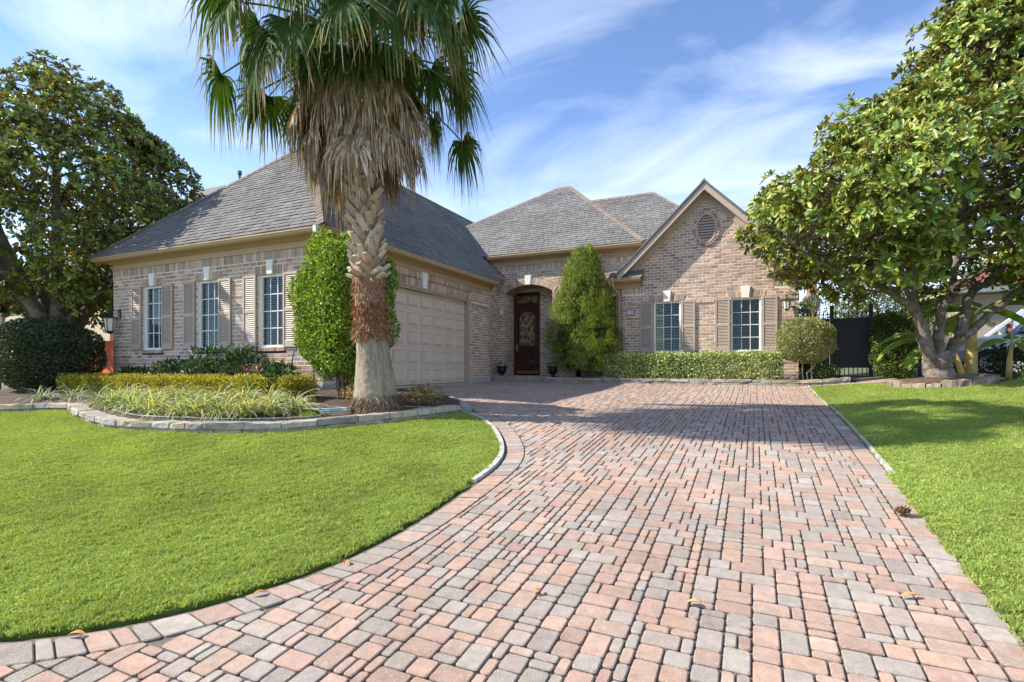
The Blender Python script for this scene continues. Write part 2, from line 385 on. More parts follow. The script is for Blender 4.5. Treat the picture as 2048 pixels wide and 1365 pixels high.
def chamfer(poly, c, mid):
    out = []; m = len(poly)
    for i in range(m):
        p, a, b = poly[i], poly[i - 1], poly[(i + 1) % m]
        la = math.hypot(a[0] - p[0], a[1] - p[1]); lb = math.hypot(b[0] - p[0], b[1] - p[1])
        if la < 1e-5 or lb < 1e-5: continue
        ca = min(c, .35 * la) * random.uniform(.7, 1.3); cb = min(c, .35 * lb) * random.uniform(.7, 1.3)
        A = (p[0] + (a[0] - p[0]) / la * ca, p[1] + (a[1] - p[1]) / la * ca); B = (p[0] + (b[0] - p[0]) / lb * cb, p[1] + (b[1] - p[1]) / lb * cb)
        out.append(A)
        if mid: out.append(((A[0] + B[0]) * .3 + p[0] * .4, (A[1] + B[1]) * .3 + p[1] * .4))
        out.append(B)
    return out
PAL = [(0.436, 0.285, 0.214), (0.457, 0.31, 0.236), (0.385, 0.246, 0.186), (0.444, 0.277, 0.198), (0.348, 0.301, 0.258), (0.379, 0.33, 0.285), (0.3, 0.257, 0.218), (0.361, 0.292, 0.242), (0.406, 0.271, 0.204), (0.353, 0.306, 0.262)]
def paver_mesh(poly, gap=.0040, near=False, top=.013, bev=.006):
    if parea(poly) < 0: poly = poly[::-1]
    p = inset(poly, gap)
    if len(p) < 3 or parea(p) < .0012: return None
    o = chamfer(p, .017, near); ti = chamfer(inset(p, bev) or p, .0145, near)
    if len(ti) != len(o): return None
    cx = sum(q[0] for q in o) / len(o); cy = sum(q[1] for q in o) / len(o)
    dz = random.gauss(0, .0014); sx = random.gauss(0, .008); sy = random.gauss(0, .008); z0 = tz(cx, cy)
    h = .25; gxs = (tz(cx + h, cy) - tz(cx - h, cy)) / (2 * h); gys = (tz(cx, cy + h) - tz(cx, cy - h)) / (2 * h)
    zz = lambda q, k: z0 + (gxs + sx) * (q[0] - cx) + (gys + sy) * (q[1] - cy) + k + dz
    m = len(o); vs = [(*q, zz(q, top)) for q in ti] + [(*q, zz(q, top - bev * .8)) for q in o] + [(*q, zz(q, -.012)) for q in o]
    fs = [tuple(range(m))] + [(m + i, m + (i + 1) % m, (i + 1) % m, i) for i in range(m)] + [(2 * m + i, 2 * m + (i + 1) % m, m + (i + 1) % m, m + i) for i in range(m)]
    c = random.choice(PAL)
    if cy > 7 and random.random() < .45: c = random.choice(PAL[:4])
    k = random.uniform(.84, 1.12); mb = MB(); mb.add(vs, fs, (c[0] * k, c[1] * k * random.uniform(.97, 1.03), c[2] * k))
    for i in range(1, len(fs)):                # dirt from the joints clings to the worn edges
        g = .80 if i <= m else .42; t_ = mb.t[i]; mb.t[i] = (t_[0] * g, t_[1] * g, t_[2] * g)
    mb.c = (cx, cy, z0); mb.size = math.sqrt(abs(parea(p)))
    return mb
pieces = []
U = .0645; X0, Y0 = -9.0, -2.6; NX = int((1.02 - X0) / U); NY = int((16.0 - Y0) / U)
X0 = 1.02 - NX * U
FIELD = [(-9, -3.2), (1.03, -3.2), (1.03, 15.2), (-5.95, 15.2), (-5.95, 15.98), (-7.98, 15.98), (-7.98, 15.1), (-7.42, 15.1), (-7.42, 9.15)] + BED_BACK[::-1][1:] + [tuple(p) for p in edge_in]
cxg = X0 + (np.arange(NX) + .5) * U; cyg = Y0 + (np.arange(NY) + .5) * U
CX_, CY_ = np.meshgrid(cxg, cyg, indexing='ij')
pad = np.zeros((NX, NY), bool)
for ddx in (-.12, 0, .12):
    for ddy in (-.12, 0, .12): pad |= inside(FIELD, CX_ + ddx, CY_ + ddy)
used = ~pad; FX = np.array(edge_in); ft = norm(np.gradient(FX, axis=0)); FN = np.stack([-ft[:, 1], ft[:, 0]], 1)
SH = [(3, 2)] * 7 + [(2, 3)] * 3 + [(2, 2)] * 7 + [(1, 2)] * 2 + [(2, 1)] * 3
for j in range(NY):
    for i in range(NX):
        if used[i, j]: continue
        opts = SH[:]; random.shuffle(opts)
        for (a, b) in opts + [(2, 1), (1, 2), (1, 1)]:
            if i + a <= NX and j + b <= NY and not used[i:i + a, j:j + b].any(): break
        used[i:i + a, j:j + b] = True
        x0, y0 = X0 + i * U, Y0 + j * U; x1, y1 = x0 + a * U, y0 + b * U
        q = [(x0, y0), (x1, y0), (x1, y1), (x0, y1)]; cx, cy = (x0 + x1) / 2, (y0 + y1) / 2
        if cy < 8 and cx < -2:
            d2 = (FX[:, 0] - cx) ** 2 + (FX[:, 1] - cy) ** 2; k = int(np.argmin(d2))
            if d2[k] < .09: q = clip_half(q, FX[k], FN[k])
            elif (cx - FX[k, 0]) * FN[k, 0] + (cy - FX[k, 1]) * FN[k, 1] < 0: continue
        elif not inside(FIELD, np.array([cx]), np.array([cy]))[0]: continue
        if len(q) < 3: continue
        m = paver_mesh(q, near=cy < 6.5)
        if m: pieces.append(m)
# border course along the curved lawn edge and along the right edge
c0 = resample(offset_curve(LAWN_EDGE, .085), .02); c1p = offset_curve(LAWN_EDGE, .30)
s = 0.0; A = resample(offset_curve(LAWN_EDGE, .09), .005); Bc = resample(c1p, .005)
fa = np.linspace(0, 1, len(A)); pos = 0
while pos < len(A) - 2:
    w = random.choice([.09, .12, .13, .19]); e = min(pos + int(w / .005), len(A) - 1)
    b0 = int(fa[pos] * (len(Bc) - 1)); b1 = int(fa[e] * (len(Bc) - 1))
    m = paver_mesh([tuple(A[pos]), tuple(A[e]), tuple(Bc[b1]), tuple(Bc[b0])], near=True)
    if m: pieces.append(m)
    pos = e
y = -2.6
while y < 15.1:
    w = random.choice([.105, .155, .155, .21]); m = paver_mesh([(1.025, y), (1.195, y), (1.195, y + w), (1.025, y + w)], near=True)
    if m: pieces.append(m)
    y += w
ar = screen_area(np.array([m.c for m in pieces]), np.array([m.size for m in pieces])); order = np.argsort(-ar)
rest = MB()
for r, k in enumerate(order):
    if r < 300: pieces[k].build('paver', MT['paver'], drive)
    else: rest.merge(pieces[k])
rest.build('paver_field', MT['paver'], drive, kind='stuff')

def strip(name, curve, w, h, mat, parent=None, sink=.05, jit=0.):
    a = np.array(curve); b = offset_curve(a, w); mb = MB(); n = len(a); vs = []
    for p, q in zip(a, b):
        zp, zq = tz(*p) + h + random.gauss(0, jit), tz(*q) + h + random.gauss(0, jit)
        vs += [(*p, zp), (*q, zq), (*p, zp - h - sink), (*q, zq - h - sink)]
    fs = []
    for i in range(n - 1):
        o = 4 * i; fs += [(o, o + 4, o + 5, o + 1), (o + 1, o + 5, o + 7, o + 3), (o + 2, o + 6, o + 4, o)]
    fs += [(0, 1, 3, 2), (4 * n - 4, 4 * n - 2, 4 * n - 1, 4 * n - 3)]
    mb.add(vs, fs); return mb.build(name, mat, parent)
ke = resample(LAWN_EDGE[(LAWN_EDGE[:, 1] > 4.55)], .06)
k1 = strip('kerb', ke, .055, .036, MT['concrete'], jit=.002); k1['kind'] = 'structure'
k2 = strip('kerb', resample([(XR + .045, 6.2), (XR + .045, 15.15)], .15), .03, .034, MT['concrete'], jit=.002); k2['kind'] = 'structure'

LAWN_L = [tuple(p) for p in LAWN_EDGE[::2]] + [(-17, .2), (-17, 4.72)] + [tuple(p) for p in WALL[::2]]
lawn_l = sheet('lawn', LAWN_L, lambda x, y: terr(x, y) + .012, MT['turf'], .3, skirt=.06)
LAWN_R = [(XR - .005, -2.5), (XR - .005, 6.2), (XR + .05, 6.25), (XR + .05, 14.72), (1.6, 14.85), (2.65, 14.6), (2.75, 13.6), (3.0, 13.05), (3.6, 12.85), (4.2, 12.95), (4.6, 13.4), (6.5, 13.7), (11, 14), (11, -2.5)]
lawn_r = sheet('lawn', LAWN_R, lambda x, y: terr(x, y) + .012, MT['turf'], .3, skirt=.06)

# grass: tufts of short blades instanced on scattered points (nobody could count it)
def tuft(seed, nb, rad, hgt):
    r = np.random.default_rng(seed); a = r.random(nb) * 6.283; q = rad * np.sqrt(r.random(nb))
    P = np.stack([q * np.cos(a), q * np.sin(a), np.full(nb, -.004)], 1)
    lean = r.normal(0, .55, (nb, 2)); h = hgt * r.uniform(.55, 1.1, nb); w = r.uniform(.0024, .0040, nb)
    az = r.random(nb) * 6.283; S = np.stack([np.cos(az), np.sin(az), 0 * az], 1) * w[:, None]
    mid = P + np.stack([lean[:, 0] * h * .35, lean[:, 1] * h * .35, h * .6], 1); tip = P + np.stack([lean[:, 0] * h, lean[:, 1] * h, h * r.uniform(.75, 1, nb)], 1)
    V = np.stack([P - S, P + S, mid + S * .8, mid - S * .8, tip], 1).reshape(-1, 3)
    i = np.arange(nb) * 5
    F = np.concatenate([np.stack([i, i + 1, i + 2, i + 3], 1), np.stack([i + 3, i + 2, i + 4, i + 4], 1)], 0)
    T = pick([(1, 1, 1), (1.15, 1.08, 1), (.8, .9, .9), (1.35, 1.12, 1.2), (.9, 1, .8)], nb, .12); T = np.concatenate([T, T * 1.1], 0)
    me = bpy.data.meshes.new('grass_tuft'); fl = [tuple(f[:4]) if f[2] != f[3] else tuple(f[:3]) for f in F.tolist()]
    me.from_pydata(V.tolist(), [], fl)
    at = me.color_attributes.new('tint', 'FLOAT_COLOR', 'CORNER'); n = [len(f) for f in fl]
    C4 = np.ones((len(fl), 4)); C4[:, :3] = T; at.data.foreach_set('color', np.repeat(C4, n, axis=0).ravel())
    me.materials.append(MT['grass']); return bpy.data.objects.new('grass_tuft', me)
tcol = bpy.data.collections.new('grass_tufts')
for k in range(5): tcol.objects.link(tuft(k + 3, 46, .05, .038))
def scatter_group():
    g = bpy.data.node_groups.new('grass_scatter', 'GeometryNodeTree')
    g.interface.new_socket('Geometry', in_out='INPUT', socket_type='NodeSocketGeometry'); g.interface.new_socket('Geometry', in_out='OUTPUT', socket_type='NodeSocketGeometry')
    i = g.nodes.new('NodeGroupInput'); o = g.nodes.new('NodeGroupOutput'); ip = g.nodes.new('GeometryNodeInstanceOnPoints')
    ci = g.nodes.new('GeometryNodeCollectionInfo'); ci.inputs['Collection'].default_value = tcol; ci.inputs['Separate Children'].default_value = True; ci.inputs['Reset Children'].default_value = True
    ip.inputs['Pick Instance'].default_value = True
    rv = g.nodes.new('FunctionNodeRandomValue'); rv.data_type = 'INT'; rv.inputs['Min'].default_value = 0; rv.inputs['Max'].default_value = 4
    ra = g.nodes.new('GeometryNodeInputNamedAttribute'); ra.data_type = 'FLOAT_VECTOR'; ra.inputs['Name'].default_value = 'rot'
    sa = g.nodes.new('GeometryNodeInputNamedAttribute'); sa.data_type = 'FLOAT_VECTOR'; sa.inputs['Name'].default_value = 'scl'
    L = g.links.new
    L(i.outputs[0], ip.inputs['Points']); L(ci.outputs[0], ip.inputs['Instance']); L(ra.outputs['Attribute'], ip.inputs['Rotation']); L(sa.outputs['Attribute'], ip.inputs['Scale'])
    L([s for s in rv.outputs if s.type == 'INT'][0], ip.inputs['Instance Index']); L(ip.outputs[0], o.inputs[0]); return g
SG = scatter_group()
def grass(poly, label, dens):
    P = np.array(poly); x0, y0 = np.maximum(P.min(0), [-16, -1]); x1, y1 = np.minimum(P.max(0), [9, 16]); n = int((x1 - x0) * (y1 - y0) * dens)
    x = rng.uniform(x0, x1, n); y = rng.uniform(y0, y1, n); m = inside(poly, x, y)
    ff = -.4163 * x + .9092 * y; rr = .9092 * x + .4163 * y
    m &= (ff > -.5) & (np.abs(rr) < ff * 1.25 + 1.6); x = x[m]; y = y[m]
    V = np.stack([x, y, terr(x, y) + .012], 1); h = .05
    gx_ = (terr(x + h, y) - terr(x - h, y)) / (2 * h); gy_ = (terr(x, y + h) - terr(x, y - h)) / (2 * h)
    lump = .5 + .5 * np.sin(x * 5.1 + 2 * np.sin(y * 3.3)) * np.sin(y * 6.3 + 1.7 * np.sin(x * 2.9)); lump2 = np.sin(x * 17 + y * 9) * np.sin(y * 19 - x * 7)
    me = bpy.data.meshes.new('grass'); me.vertices.add(len(V)); me.vertices.foreach_set('co', V.astype(np.float32).ravel())
    a = me.attributes.new('rot', 'FLOAT_VECTOR', 'POINT'); a.data.foreach_set('vector', np.stack([np.arctan(gy_) + rng.normal(0, .12, len(x)), -np.arctan(gx_) + rng.normal(0, .12, len(x)), rng.random(len(x)) * 6.283], 1).astype(np.float32).ravel())
    hz = .78 + .28 * lump + .2 * lump2 + rng.normal(0, .13, len(x)); sxy = rng.uniform(.85, 1.25, len(x))
    a = me.attributes.new('scl', 'FLOAT_VECTOR', 'POINT'); a.data.foreach_set('vector', np.stack([sxy, sxy, hz], 1).astype(np.float32).ravel())
    o = bpy.data.objects.new('grass', me); COL.objects.link(o); md = o.modifiers.new('scatter', 'NODES'); md.node_group = SG
    return tag(o, label, 'grass', kind='stuff')
grass(LAWN_L, 'bright green turf of the lawn left of the driveway', 780)
grass(LAWN_R, 'bright green turf of the lawn right of the driveway', 780)

# ------------------------------------------------------------------ planting beds and stone borders
def bedz(x, y): return terr(x, y) + .115
BED = [tuple(p) for p in offset_curve(WALL, .06)] + BED_BACK + [(-7.6, 9.4), (-17, 9.4)]
sheet('planting_bed', BED, lambda x, y: bedz(x, y) + .012 * np.sin(x * 7.3 + y * 3) * np.sin(y * 6.1 - x * 2), MT['soil'], .2)
BED2 = [(-5.9, 15.35), (2.3, 15.35), (2.3, 17.4), (1.0, 17.4), (-5.9, 16.6)]
sheet('planting_bed', BED2, lambda x, y: bedz(x, y), MT['soil'], .25)
def rough_stone(P0, P1, out, z0, z1, dep, k=4, jz=.006, t=None):
    """a hewn block whose front face runs P0 to P1 (2-D); out = outward direction"""
    P0 = np.array(P0); P1 = np.array(P1); d = P1 - P0; L = np.linalg.norm(d); d = d / L; out = np.array(out); mb = MB(); vs = []
    h = z1 - z0; bv = .012; g = .006
    prof = [(0, .0), (0, h - bv), (-bv, h), (-dep, h), (-dep, 0)]
    s0 = P0 + d * g; s1 = P1 - d * g; jt = random.uniform(-.012, .012)
    za = tz(*P0); zb = tz(*P1)
    for i in range(k):
        f = i / (k - 1); c = s0 + (s1 - s0) * f
        for (o, z) in prof:
            oo = o + jt + (random.gauss(0, .006) if o == 0 else 0) - (.008 if i in (0, k - 1) and o == 0 else 0); p = c + out * oo
            vs.append((p[0], p[1], za + (zb - za) * f + z0 + z + (random.gauss(0, jz) if z > 0 else 0) - (.006 if i in (0, k - 1) and z > 0 else 0)))
    m = len(prof); fs = []
    for i in range(k - 1):
        for j in range(m): fs.append((i * m + j, i * m + (j + 1) % m, (i + 1) * m + (j + 1) % m, (i + 1) * m + j))
    fs += [tuple(range(m))[::-1], tuple((k - 1) * m + j for j in range(m))]
    q = random.uniform(.78, 1.2); w = random.choice([(1, .98, .95), (1.06, .98, .84), (.95, .98, 1.03), (1, .96, .88)])
    mb.add(vs, fs, t or (q * w[0], q * w[1], q * w[2])); return mb
def stone_wall(root, curve, courses, lens, dep, flip=1):
    for (z0, z1, ov) in courses:
        c = resample(curve, .02); pos = random.randint(0, 5); last = len(c) - 1; off = 0
        while pos < last - 4:
            e = min(pos + int(random.uniform(*lens) / .02), last)
            if last - e < 8: e = last
            a, b = c[pos], c[e]; d = norm(b - a); o = np.array([d[1], -d[0]]) * flip
            zj = random.gauss(0, .004)
            rough_stone(a + o * ov, b + o * ov, o, z0, z1 + zj, dep).build('stone', MT['stone'], root); pos = e
b = (-7.3, 4.75, tz(-7.3, 4.75))
sb = thing('stone_border', b, 'low two course border of flat pale stones curving round the palm bed', 'stone border')
stone_wall(sb, WALL[WALL[:, 0] > -15], [(-.04, .078, -.01), (.08, .165, .015)], (.26, .62), .24)
stone_wall(sb, BED_BACK, [(-.04, .07, 0)], (.3, .5), .2, flip=-1)
b = (-2, 15.25, tz(-2, 15.25))
sb2 = thing('stone_border', b, 'low straight stone border between the paving and the hedge under the gable', 'stone border')
stone_wall(sb2, [(-5.95, 15.27), (1.3, 15.27), (2.15, 15.3)], [(-.04, .075, -.005), (.077, .155, .01)], (.35, .75), .26)
ring = thing('tree_ring', (3.55, 13.9, tz(3.55, 13.9)), 'ring of rough brown stones around the foot of the right magnolia', 'stone ring')
for k in range(19):
    a = R(150 + k * 15.5); a2 = a + R(14.8); r = .93
    p0 = np.array([3.55 + r * math.cos(a), 13.85 + .85 * r * math.sin(a)]); p1 = np.array([3.55 + r * math.cos(a2), 13.85 + .85 * r * math.sin(a2)])
    if p0[1] > 14.4: continue
    d = norm(p1 - p0); o = np.array([d[1], -d[0]]); q = random.uniform(.6, .95)
    rough_stone(p0, p1, o, -.04, random.uniform(.1, .15), .22, jz=.012, t=(q * 1.05, q * .95, q * .82)).build('stone', MT['stone'], ring)
mb = MB(); mb.lathe((3.55, 13.85, tz(3.55, 13.85)), [(.70, -.03), (.66, .07), (.45, .12), (.1, .15)], 18, wob=.04); mb.build('soil_mound', MT['soil'], ring, smooth=True)
for k in range(7):
    x = 4.75 + k * .52; y = 13.55 + .05 * k
    rough_stone((x, y), (x + .5, y + .04), (0, -1), -.03, random.uniform(.06, .11), .25, jz=.01).build('stone', MT['stone'], ring)
# brick path from the driveway to the gate
PATH = [(1.3, 14.8), (2.7, 14.8), (3.1, 15.6), (3.1, 17.6), (2.3, 17.6), (2.25, 15.3), (1.3, 15.22)]
pth = sheet('path', PATH, lambda x, y: terr(x, y) + .0, MT['sand'], .3)
pm = MB(); y = 14.8
for j in range(26):
    for i in range(9):
        x = 1.3 + i * .205 + (j % 2) * .1; yy = 14.82 + j * .108
        if inside(PATH, np.array([x + .1]), np.array([yy + .05]))[0]:
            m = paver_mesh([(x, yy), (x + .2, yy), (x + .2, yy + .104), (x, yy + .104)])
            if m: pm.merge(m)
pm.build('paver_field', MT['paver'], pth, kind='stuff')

# ------------------------------------------------------------------ the brick house
HB = (-7.5, 12.0, -.46)
house = thing('brick_house', HB, 'single storey brown brick house with hipped grey shingle roofs and a two car garage', 'house')
BPAL = [(0.547, 0.388, 0.29), (0.49, 0.353, 0.268), (0.422, 0.318, 0.249), (0.606, 0.427, 0.318), (0.365, 0.277, 0.222), (0.507, 0.334, 0.24), (0.471, 0.367, 0.283), (0.569, 0.399, 0.288), (0.41, 0.296, 0.218)]
BL, BH, JT = .212, .0845, .0145
brick_list = []          # (mb, centre, size, wall part)
class Wall:
    def __init__(s, o, d, n): s.o = np.array(o, float); s.d = np.array(d, float); s.n = np.array(n, float)
    def p(s, u, z, off=0.): q = s.o + s.d * u + s.n * off; return (q[0], q[1], z)
def bcol(k=1.):
    c = random.choice(BPAL); q = random.uniform(.72, 1.16) * k; return (c[0] * q, c[1] * q, c[2] * q)
def brick_piece(w, u0, u1, z0, z1, pr=.005, dep=.1, slant=0., k=1., ztop=None):
    j = random.uniform(-.003, .003); mb = MB(); s = slant
    q = [(u0, z0), (u1, z0), (u1 + s, z1), (u0 + s, z1)]; c = .004
    fr = [w.p(a + (c if a < (u0 + u1) / 2 + s / 2 else -c), b + (c if b < (z0 + z1) / 2 else -c), pr + j) for a, b in q]
    md = [w.p(a, b, pr + j - .004) for a, b in q]; bk = [w.p(a, b, -dep) for a, b in q]
    mb.add(fr + md + bk, [(0, 1, 2, 3)] + [(4 + i, 4 + (i + 1) % 4, (i + 1) % 4, i) for i in range(4)] + [(8 + i, 8 + (i + 1) % 4, 4 + (i + 1) % 4, 4 + i) for i in range(4)], bcol(k))
    mb.c = w.p((u0 + u1) / 2, (z0 + z1) / 2); mb.size = math.sqrt(max((u1 - u0) * (z1 - z0), 1e-6)) * math.sqrt(max(.05, float(np.dot(w.n, norm(-np.array(mb.c[:2]))))))
    return mb
def subtract(iv, a, b):
    out = []
    for x, y in iv:
        if b <= x or a >= y: out.append((x, y)); continue
        if a > x: out.append((x, a))
        if b < y: out.append((b, y))
    return out
def brick_wall(w, length, z0, z1, holes=(), fn=None, soldier=None, name='wall', reveal=()):
    mm = MB(); rows = int(math.ceil((z1 - z0) / BH)); bs = []
    for r in range(rows):
        a = z0 + r * BH; b = min(a + BH, z1); zm = (a + b) / 2
        if b - a < .02: continue
        iv = [(0., length)]
        if fn: iv = fn(zm, iv)
        for (h0, h1, g0, g1) in holes:
            if g0 < zm < g1: iv = subtract(iv, h0, h1)
        for x, y in iv:
            mm.add([w.p(x, a), w.p(y, a), w.p(y, b), w.p(x, b)], [(0, 1, 2, 3)])
            k = math.floor(x / BL) - 1; off = BL / 2 if r % 2 else 0
            while True:
                p0 = k * BL + off; k += 1
                if p0 >= y: break
                q0, q1 = max(p0, x - .006), min(p0 + BL, y + .006)
                if q1 - q0 < .03: continue
                bs.append(brick_piece(w, q0 + JT / 2, q1 - JT / 2, a + JT / 2, b - JT / 2))
    for (h0, h1, g0, g1) in reveal:
        for u in (h0, h1): mm.add([w.p(u, g0), w.p(u, g1), w.p(u, g1, -.14), w.p(u, g0, -.14)], [(0, 1, 2, 3)])
        mm.add([w.p(h0, g0), w.p(h1, g0), w.p(h1, g0, -.14), w.p(h0, g0, -.14)], [(0, 1, 2, 3)])
        mm.add([w.p(h0, g1), w.p(h1, g1), w.p(h1, g1, -.14), w.p(h0, g1, -.14)], [(0, 1, 2, 3)])
    for s in soldier or ():
        u0, u1, a, b = s[:4]; pr = s[4] if len(s) > 4 else .006; fan = s[5] if len(s) > 5 else 0
        n = max(1, round((u1 - u0) / .078)); st = (u1 - u0) / n; gap = s[6] if len(s) > 6 else None
        lo_ = a if fan else a - .06; mm.add([w.p(u0 - .02, lo_, -.002), w.p(u1 + .02, lo_, -.002), w.p(u1 + .02, b + .06, -.002), w.p(u0 - .02, b + .06, -.002)], [(0, 1, 2, 3)])
        for i in range(n):
            x = u0 + i * st; cu = x + st / 2
            if gap and abs(cu - gap[0]) < gap[1]: continue
            sl = fan * (cu - (u0 + u1) / 2) / ((u1 - u0) / 2)
            bs.append(brick_piece(w, x + .006, x + st - .006, a + .005, b - .006, pr, slant=sl, k=1.1))
    part = mm.build(name, MT['mortar'], house)
    for m in bs: brick_list.append((m, part))
    return part
def box_on(w, u0, u1, z0, z1, o0, o1, mb, t=None):
    vs = [w.p(u, z, o) for o in (o0, o1) for z in (z0, z1) for u in (u0, u1)]
    mb.add(vs, [(4, 5, 7, 6), (0, 2, 3, 1), (0, 1, 5, 4), (2, 6, 7, 3), (0, 4, 6, 2), (1, 3, 7, 5)], t)
def keystone(w, uc, z0, z1, wt, wb, pr=.05):
    mb = MB(); a = [(uc - wb / 2, z0), (uc + wb / 2, z0), (uc + wt / 2, z1), (uc - wt / 2, z1)]; c = .008
    f = [w.p(u + (c if u < uc else -c), z + (c if z == z0 else -c), pr) for u, z in a]; m = [w.p(u, z, pr - c) for u, z in a]; b = [w.p(u, z, -.02) for u, z in a]
    mb.add(f + m + b, [(0, 1, 2, 3)] + [(4 + i, 4 + (i + 1) % 4, (i + 1) % 4, i) for i in range(4)] + [(8 + i, 8 + (i + 1) % 4, 4 + (i + 1) % 4, 4 + i) for i in range(4)])
    return mb.build('keystone', MT['keystone'], house)
def window(w, uc, z0, z1, wd, cols=3, rows=4, ins=.075):
    u0, u1 = uc - wd / 2, uc + wd / 2; f = .048; mb = MB()
    box_on(w, u0, u0 + f, z0, z1, -ins - .05, -ins + .03, mb); box_on(w, u1 - f, u1, z0, z1, -ins - .05, -ins + .03, mb)
    box_on(w, u0 + f, u1 - f, z0, z0 + f, -ins - .05, -ins + .03, mb); box_on(w, u0 + f, u1 - f, z1 - f, z1, -ins - .05, -ins + .03, mb)
    box_on(w, u0 - .01, u1 + .01, z0 - .012, z0 + .012, -ins, -ins + .06, mb)
    wo = mb.build('window', MT['white'], house)
    a0, a1, b0, b1 = u0 + f, u1 - f, z0 + f, z1 - f; mt = MB()
    for i in range(1, cols):
        x = a0 + (a1 - a0) * i / cols; box_on(w, x - .010, x + .010, b0, b1, -ins - .022, -ins - .006, mt)
    for j in range(1, rows):
        z = b0 + (b1 - b0) * j / rows; box_on(w, a0, a1, z - .010, z + .010, -ins - .021, -ins - .005, mt)
    mt.build('muntin', MT['white'], wo)
    for i in range(cols):
        for j in range(rows):
            x, y = a0 + (a1 - a0) * i / cols, a0 + (a1 - a0) * (i + 1) / cols; za, zb = b0 + (b1 - b0) * j / rows, b0 + (b1 - b0) * (j + 1) / rows
            p = MB(); tl = random.gauss(0, .0006)
            p.add([w.p(x, za, -ins - .014), w.p(y, za, -ins - .014 + tl), w.p(y, zb, -ins - .014 + tl), w.p(x, zb, -ins - .014)], [(0, 1, 2, 3)]); p.build('pane', MT['glass'], wo)
    bl = MB(); nb = int((b1 - b0) / .047)
    for i in range(nb):
        z = b0 + (i + .5) * (b1 - b0) / nb
        bl.add([w.p(a0 + .01, z + .012, -ins - .062), w.p(a1 - .01, z + .012, -ins - .062), w.p(a1 - .01, z - .012, -ins - .03), w.p(a0 + .01, z - .012, -ins - .03)], [(0, 1, 2, 3)])
    for u in (a0 + (a1 - a0) * .2, a0 + (a1 - a0) * .8): box_on(w, u - .004, u + .004, b0, b1, -ins - .029, -ins - .026, bl)
    bl.build('blind', MT['blind'], wo, kind='stuff')
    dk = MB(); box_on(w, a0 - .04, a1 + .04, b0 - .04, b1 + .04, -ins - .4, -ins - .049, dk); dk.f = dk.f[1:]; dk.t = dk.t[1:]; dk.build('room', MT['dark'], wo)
    return wo
def shutter(w, u0, u1, z0, z1):
    mb = MB(); s = .045; zm = z0 + (z1 - z0) * .5; h0, h1 = .012, .05
    box_on(w, u0, u0 + s, z0, z1, h0, h1, mb); box_on(w, u1 - s, u1, z0, z1, h0, h1, mb)
    rails = [(z0, z0 + .13), (zm - .035, zm + .04), (z1 - .05, z1)]
    for a, b in rails: box_on(w, u0 + s, u1 - s, a, b, h0 + .002, h1 - .003, mb)
    so = mb.build('shutter', MT['taupe'], house); lv = MB()
    for a, b in ((rails[0][1], rails[1][0]), (rails[1][1], rails[2][0])):
        n = round((b - a) / .043)
        for i in range(n):
            z = a + (i + .5) * (b - a) / n; hh = (b - a) / n * .62
            lv.add([w.p(u0 + s, z + hh, h0 + .003), w.p(u1 - s, z + hh, h0 + .003), w.p(u1 - s, z - hh * .75, h1 - .006), w.p(u0 + s, z - hh * .75, h1 - .006),
                    w.p(u1 - s, z - hh * .95, h1 - .012), w.p(u0 + s, z - hh * .95, h1 - .012)], [(0, 1, 2, 3), (3, 2, 4, 5)])
    lv.build('louvres', MT['taupe'], so, kind='stuff'); return so
def sill(w, u0, u1, z1, bs):
    n = round((u1 - u0) / .075); st = (u1 - u0) / n
    for i in range(n): bs.append((brick_piece(w, u0 + i * st + .004, u0 + (i + 1) * st - .004, z1 - .085, z1 - .012, .03, k=.95)))
HEAD = .19
# --- left wing front
wL = Wall((-14.72, 7.98), (1, 0), (0, -1)); LW = [1.585, 3.56, 5.52]
holes = []; sold = [(0, 6.96, 2.245, 2.435)]; rev = []
for c in LW:
    holes += [(c - .36, c + .36, .42, 1.95), (c - .47, c + .47, 1.95, 1.95 + HEAD), (c - .42, c + .42, .335, .42)]; rev.append((c - .36, c + .36, .42, 1.95))
    sold.append((c - .46, c + .46, 1.955, 1.95 + HEAD, .014, .035, (c, .09)))
pL = brick_wall(wL, 6.96, -.55, 2.24, holes, soldier=sold, reveal=rev)
ex = []
for c in LW:
    window(wL, c, .42, 1.95, .72); keystone(wL, c, 1.945, 2.25, .21, .15); sill(wL, c - .42, c + .42, .42, ex)
    shutter(wL, c - .36 - .43, c - .36 - .045, .42, 1.95); shutter(wL, c + .36 + .03, c + .36 + .42, .42, 1.95)
for m in ex: brick_list.append((m, pL))
# --- garage side
wG = Wall((-7.76, 7.98), (0, 1), (1, 0)); g0, g1 = 1.07, 5.95
pG = brick_wall(wG, 7.19, -.55, 2.24, [(g0, g1, -1, 2.03), (g0 - .08, g1 + .08, 2.03, 2.245), (6.05, 7.19, 1.86, 1.95)],
                soldier=[(0, 7.19, 2.245, 2.435), (g0 - .07, g1 + .07, 2.035, 2.24, .022, .05, ((g0 + g1) / 2, .1)), (6.06, 7.19, 1.86, 1.95, .03)])
keystone(wG, (g0 + g1) / 2, 2.03, 2.44, .24, .17, .045)
mb = MB()
for a, b in ((g0, g0 + .1), (g1 - .1, g1)): box_on(wG, a, b, -.46, 2.03, -.16, -.002, mb)
box_on(wG, g0 + .1, g1 - .1, 1.95, 2.03, -.16, -.002, mb); box_on(wG, g0 - .02, g1 + .02, 2.0, 2.035, -.03, .03, mb)
mb.build('garage_door_frame', MT['taupe'], house)
gd = MB(); d0, d1, zb, zt = g0 + .1, g1 - .1, -.445, 1.95; rh = (zt - zb) / 5
for r in range(5): box_on(wG, d0, d1, zb + r * rh + .004, zb + (r + 1) * rh - .004, -.2, -.15, gd)
box_on(wG, d0, d1, zb, zt, -.22, -.165, gd)
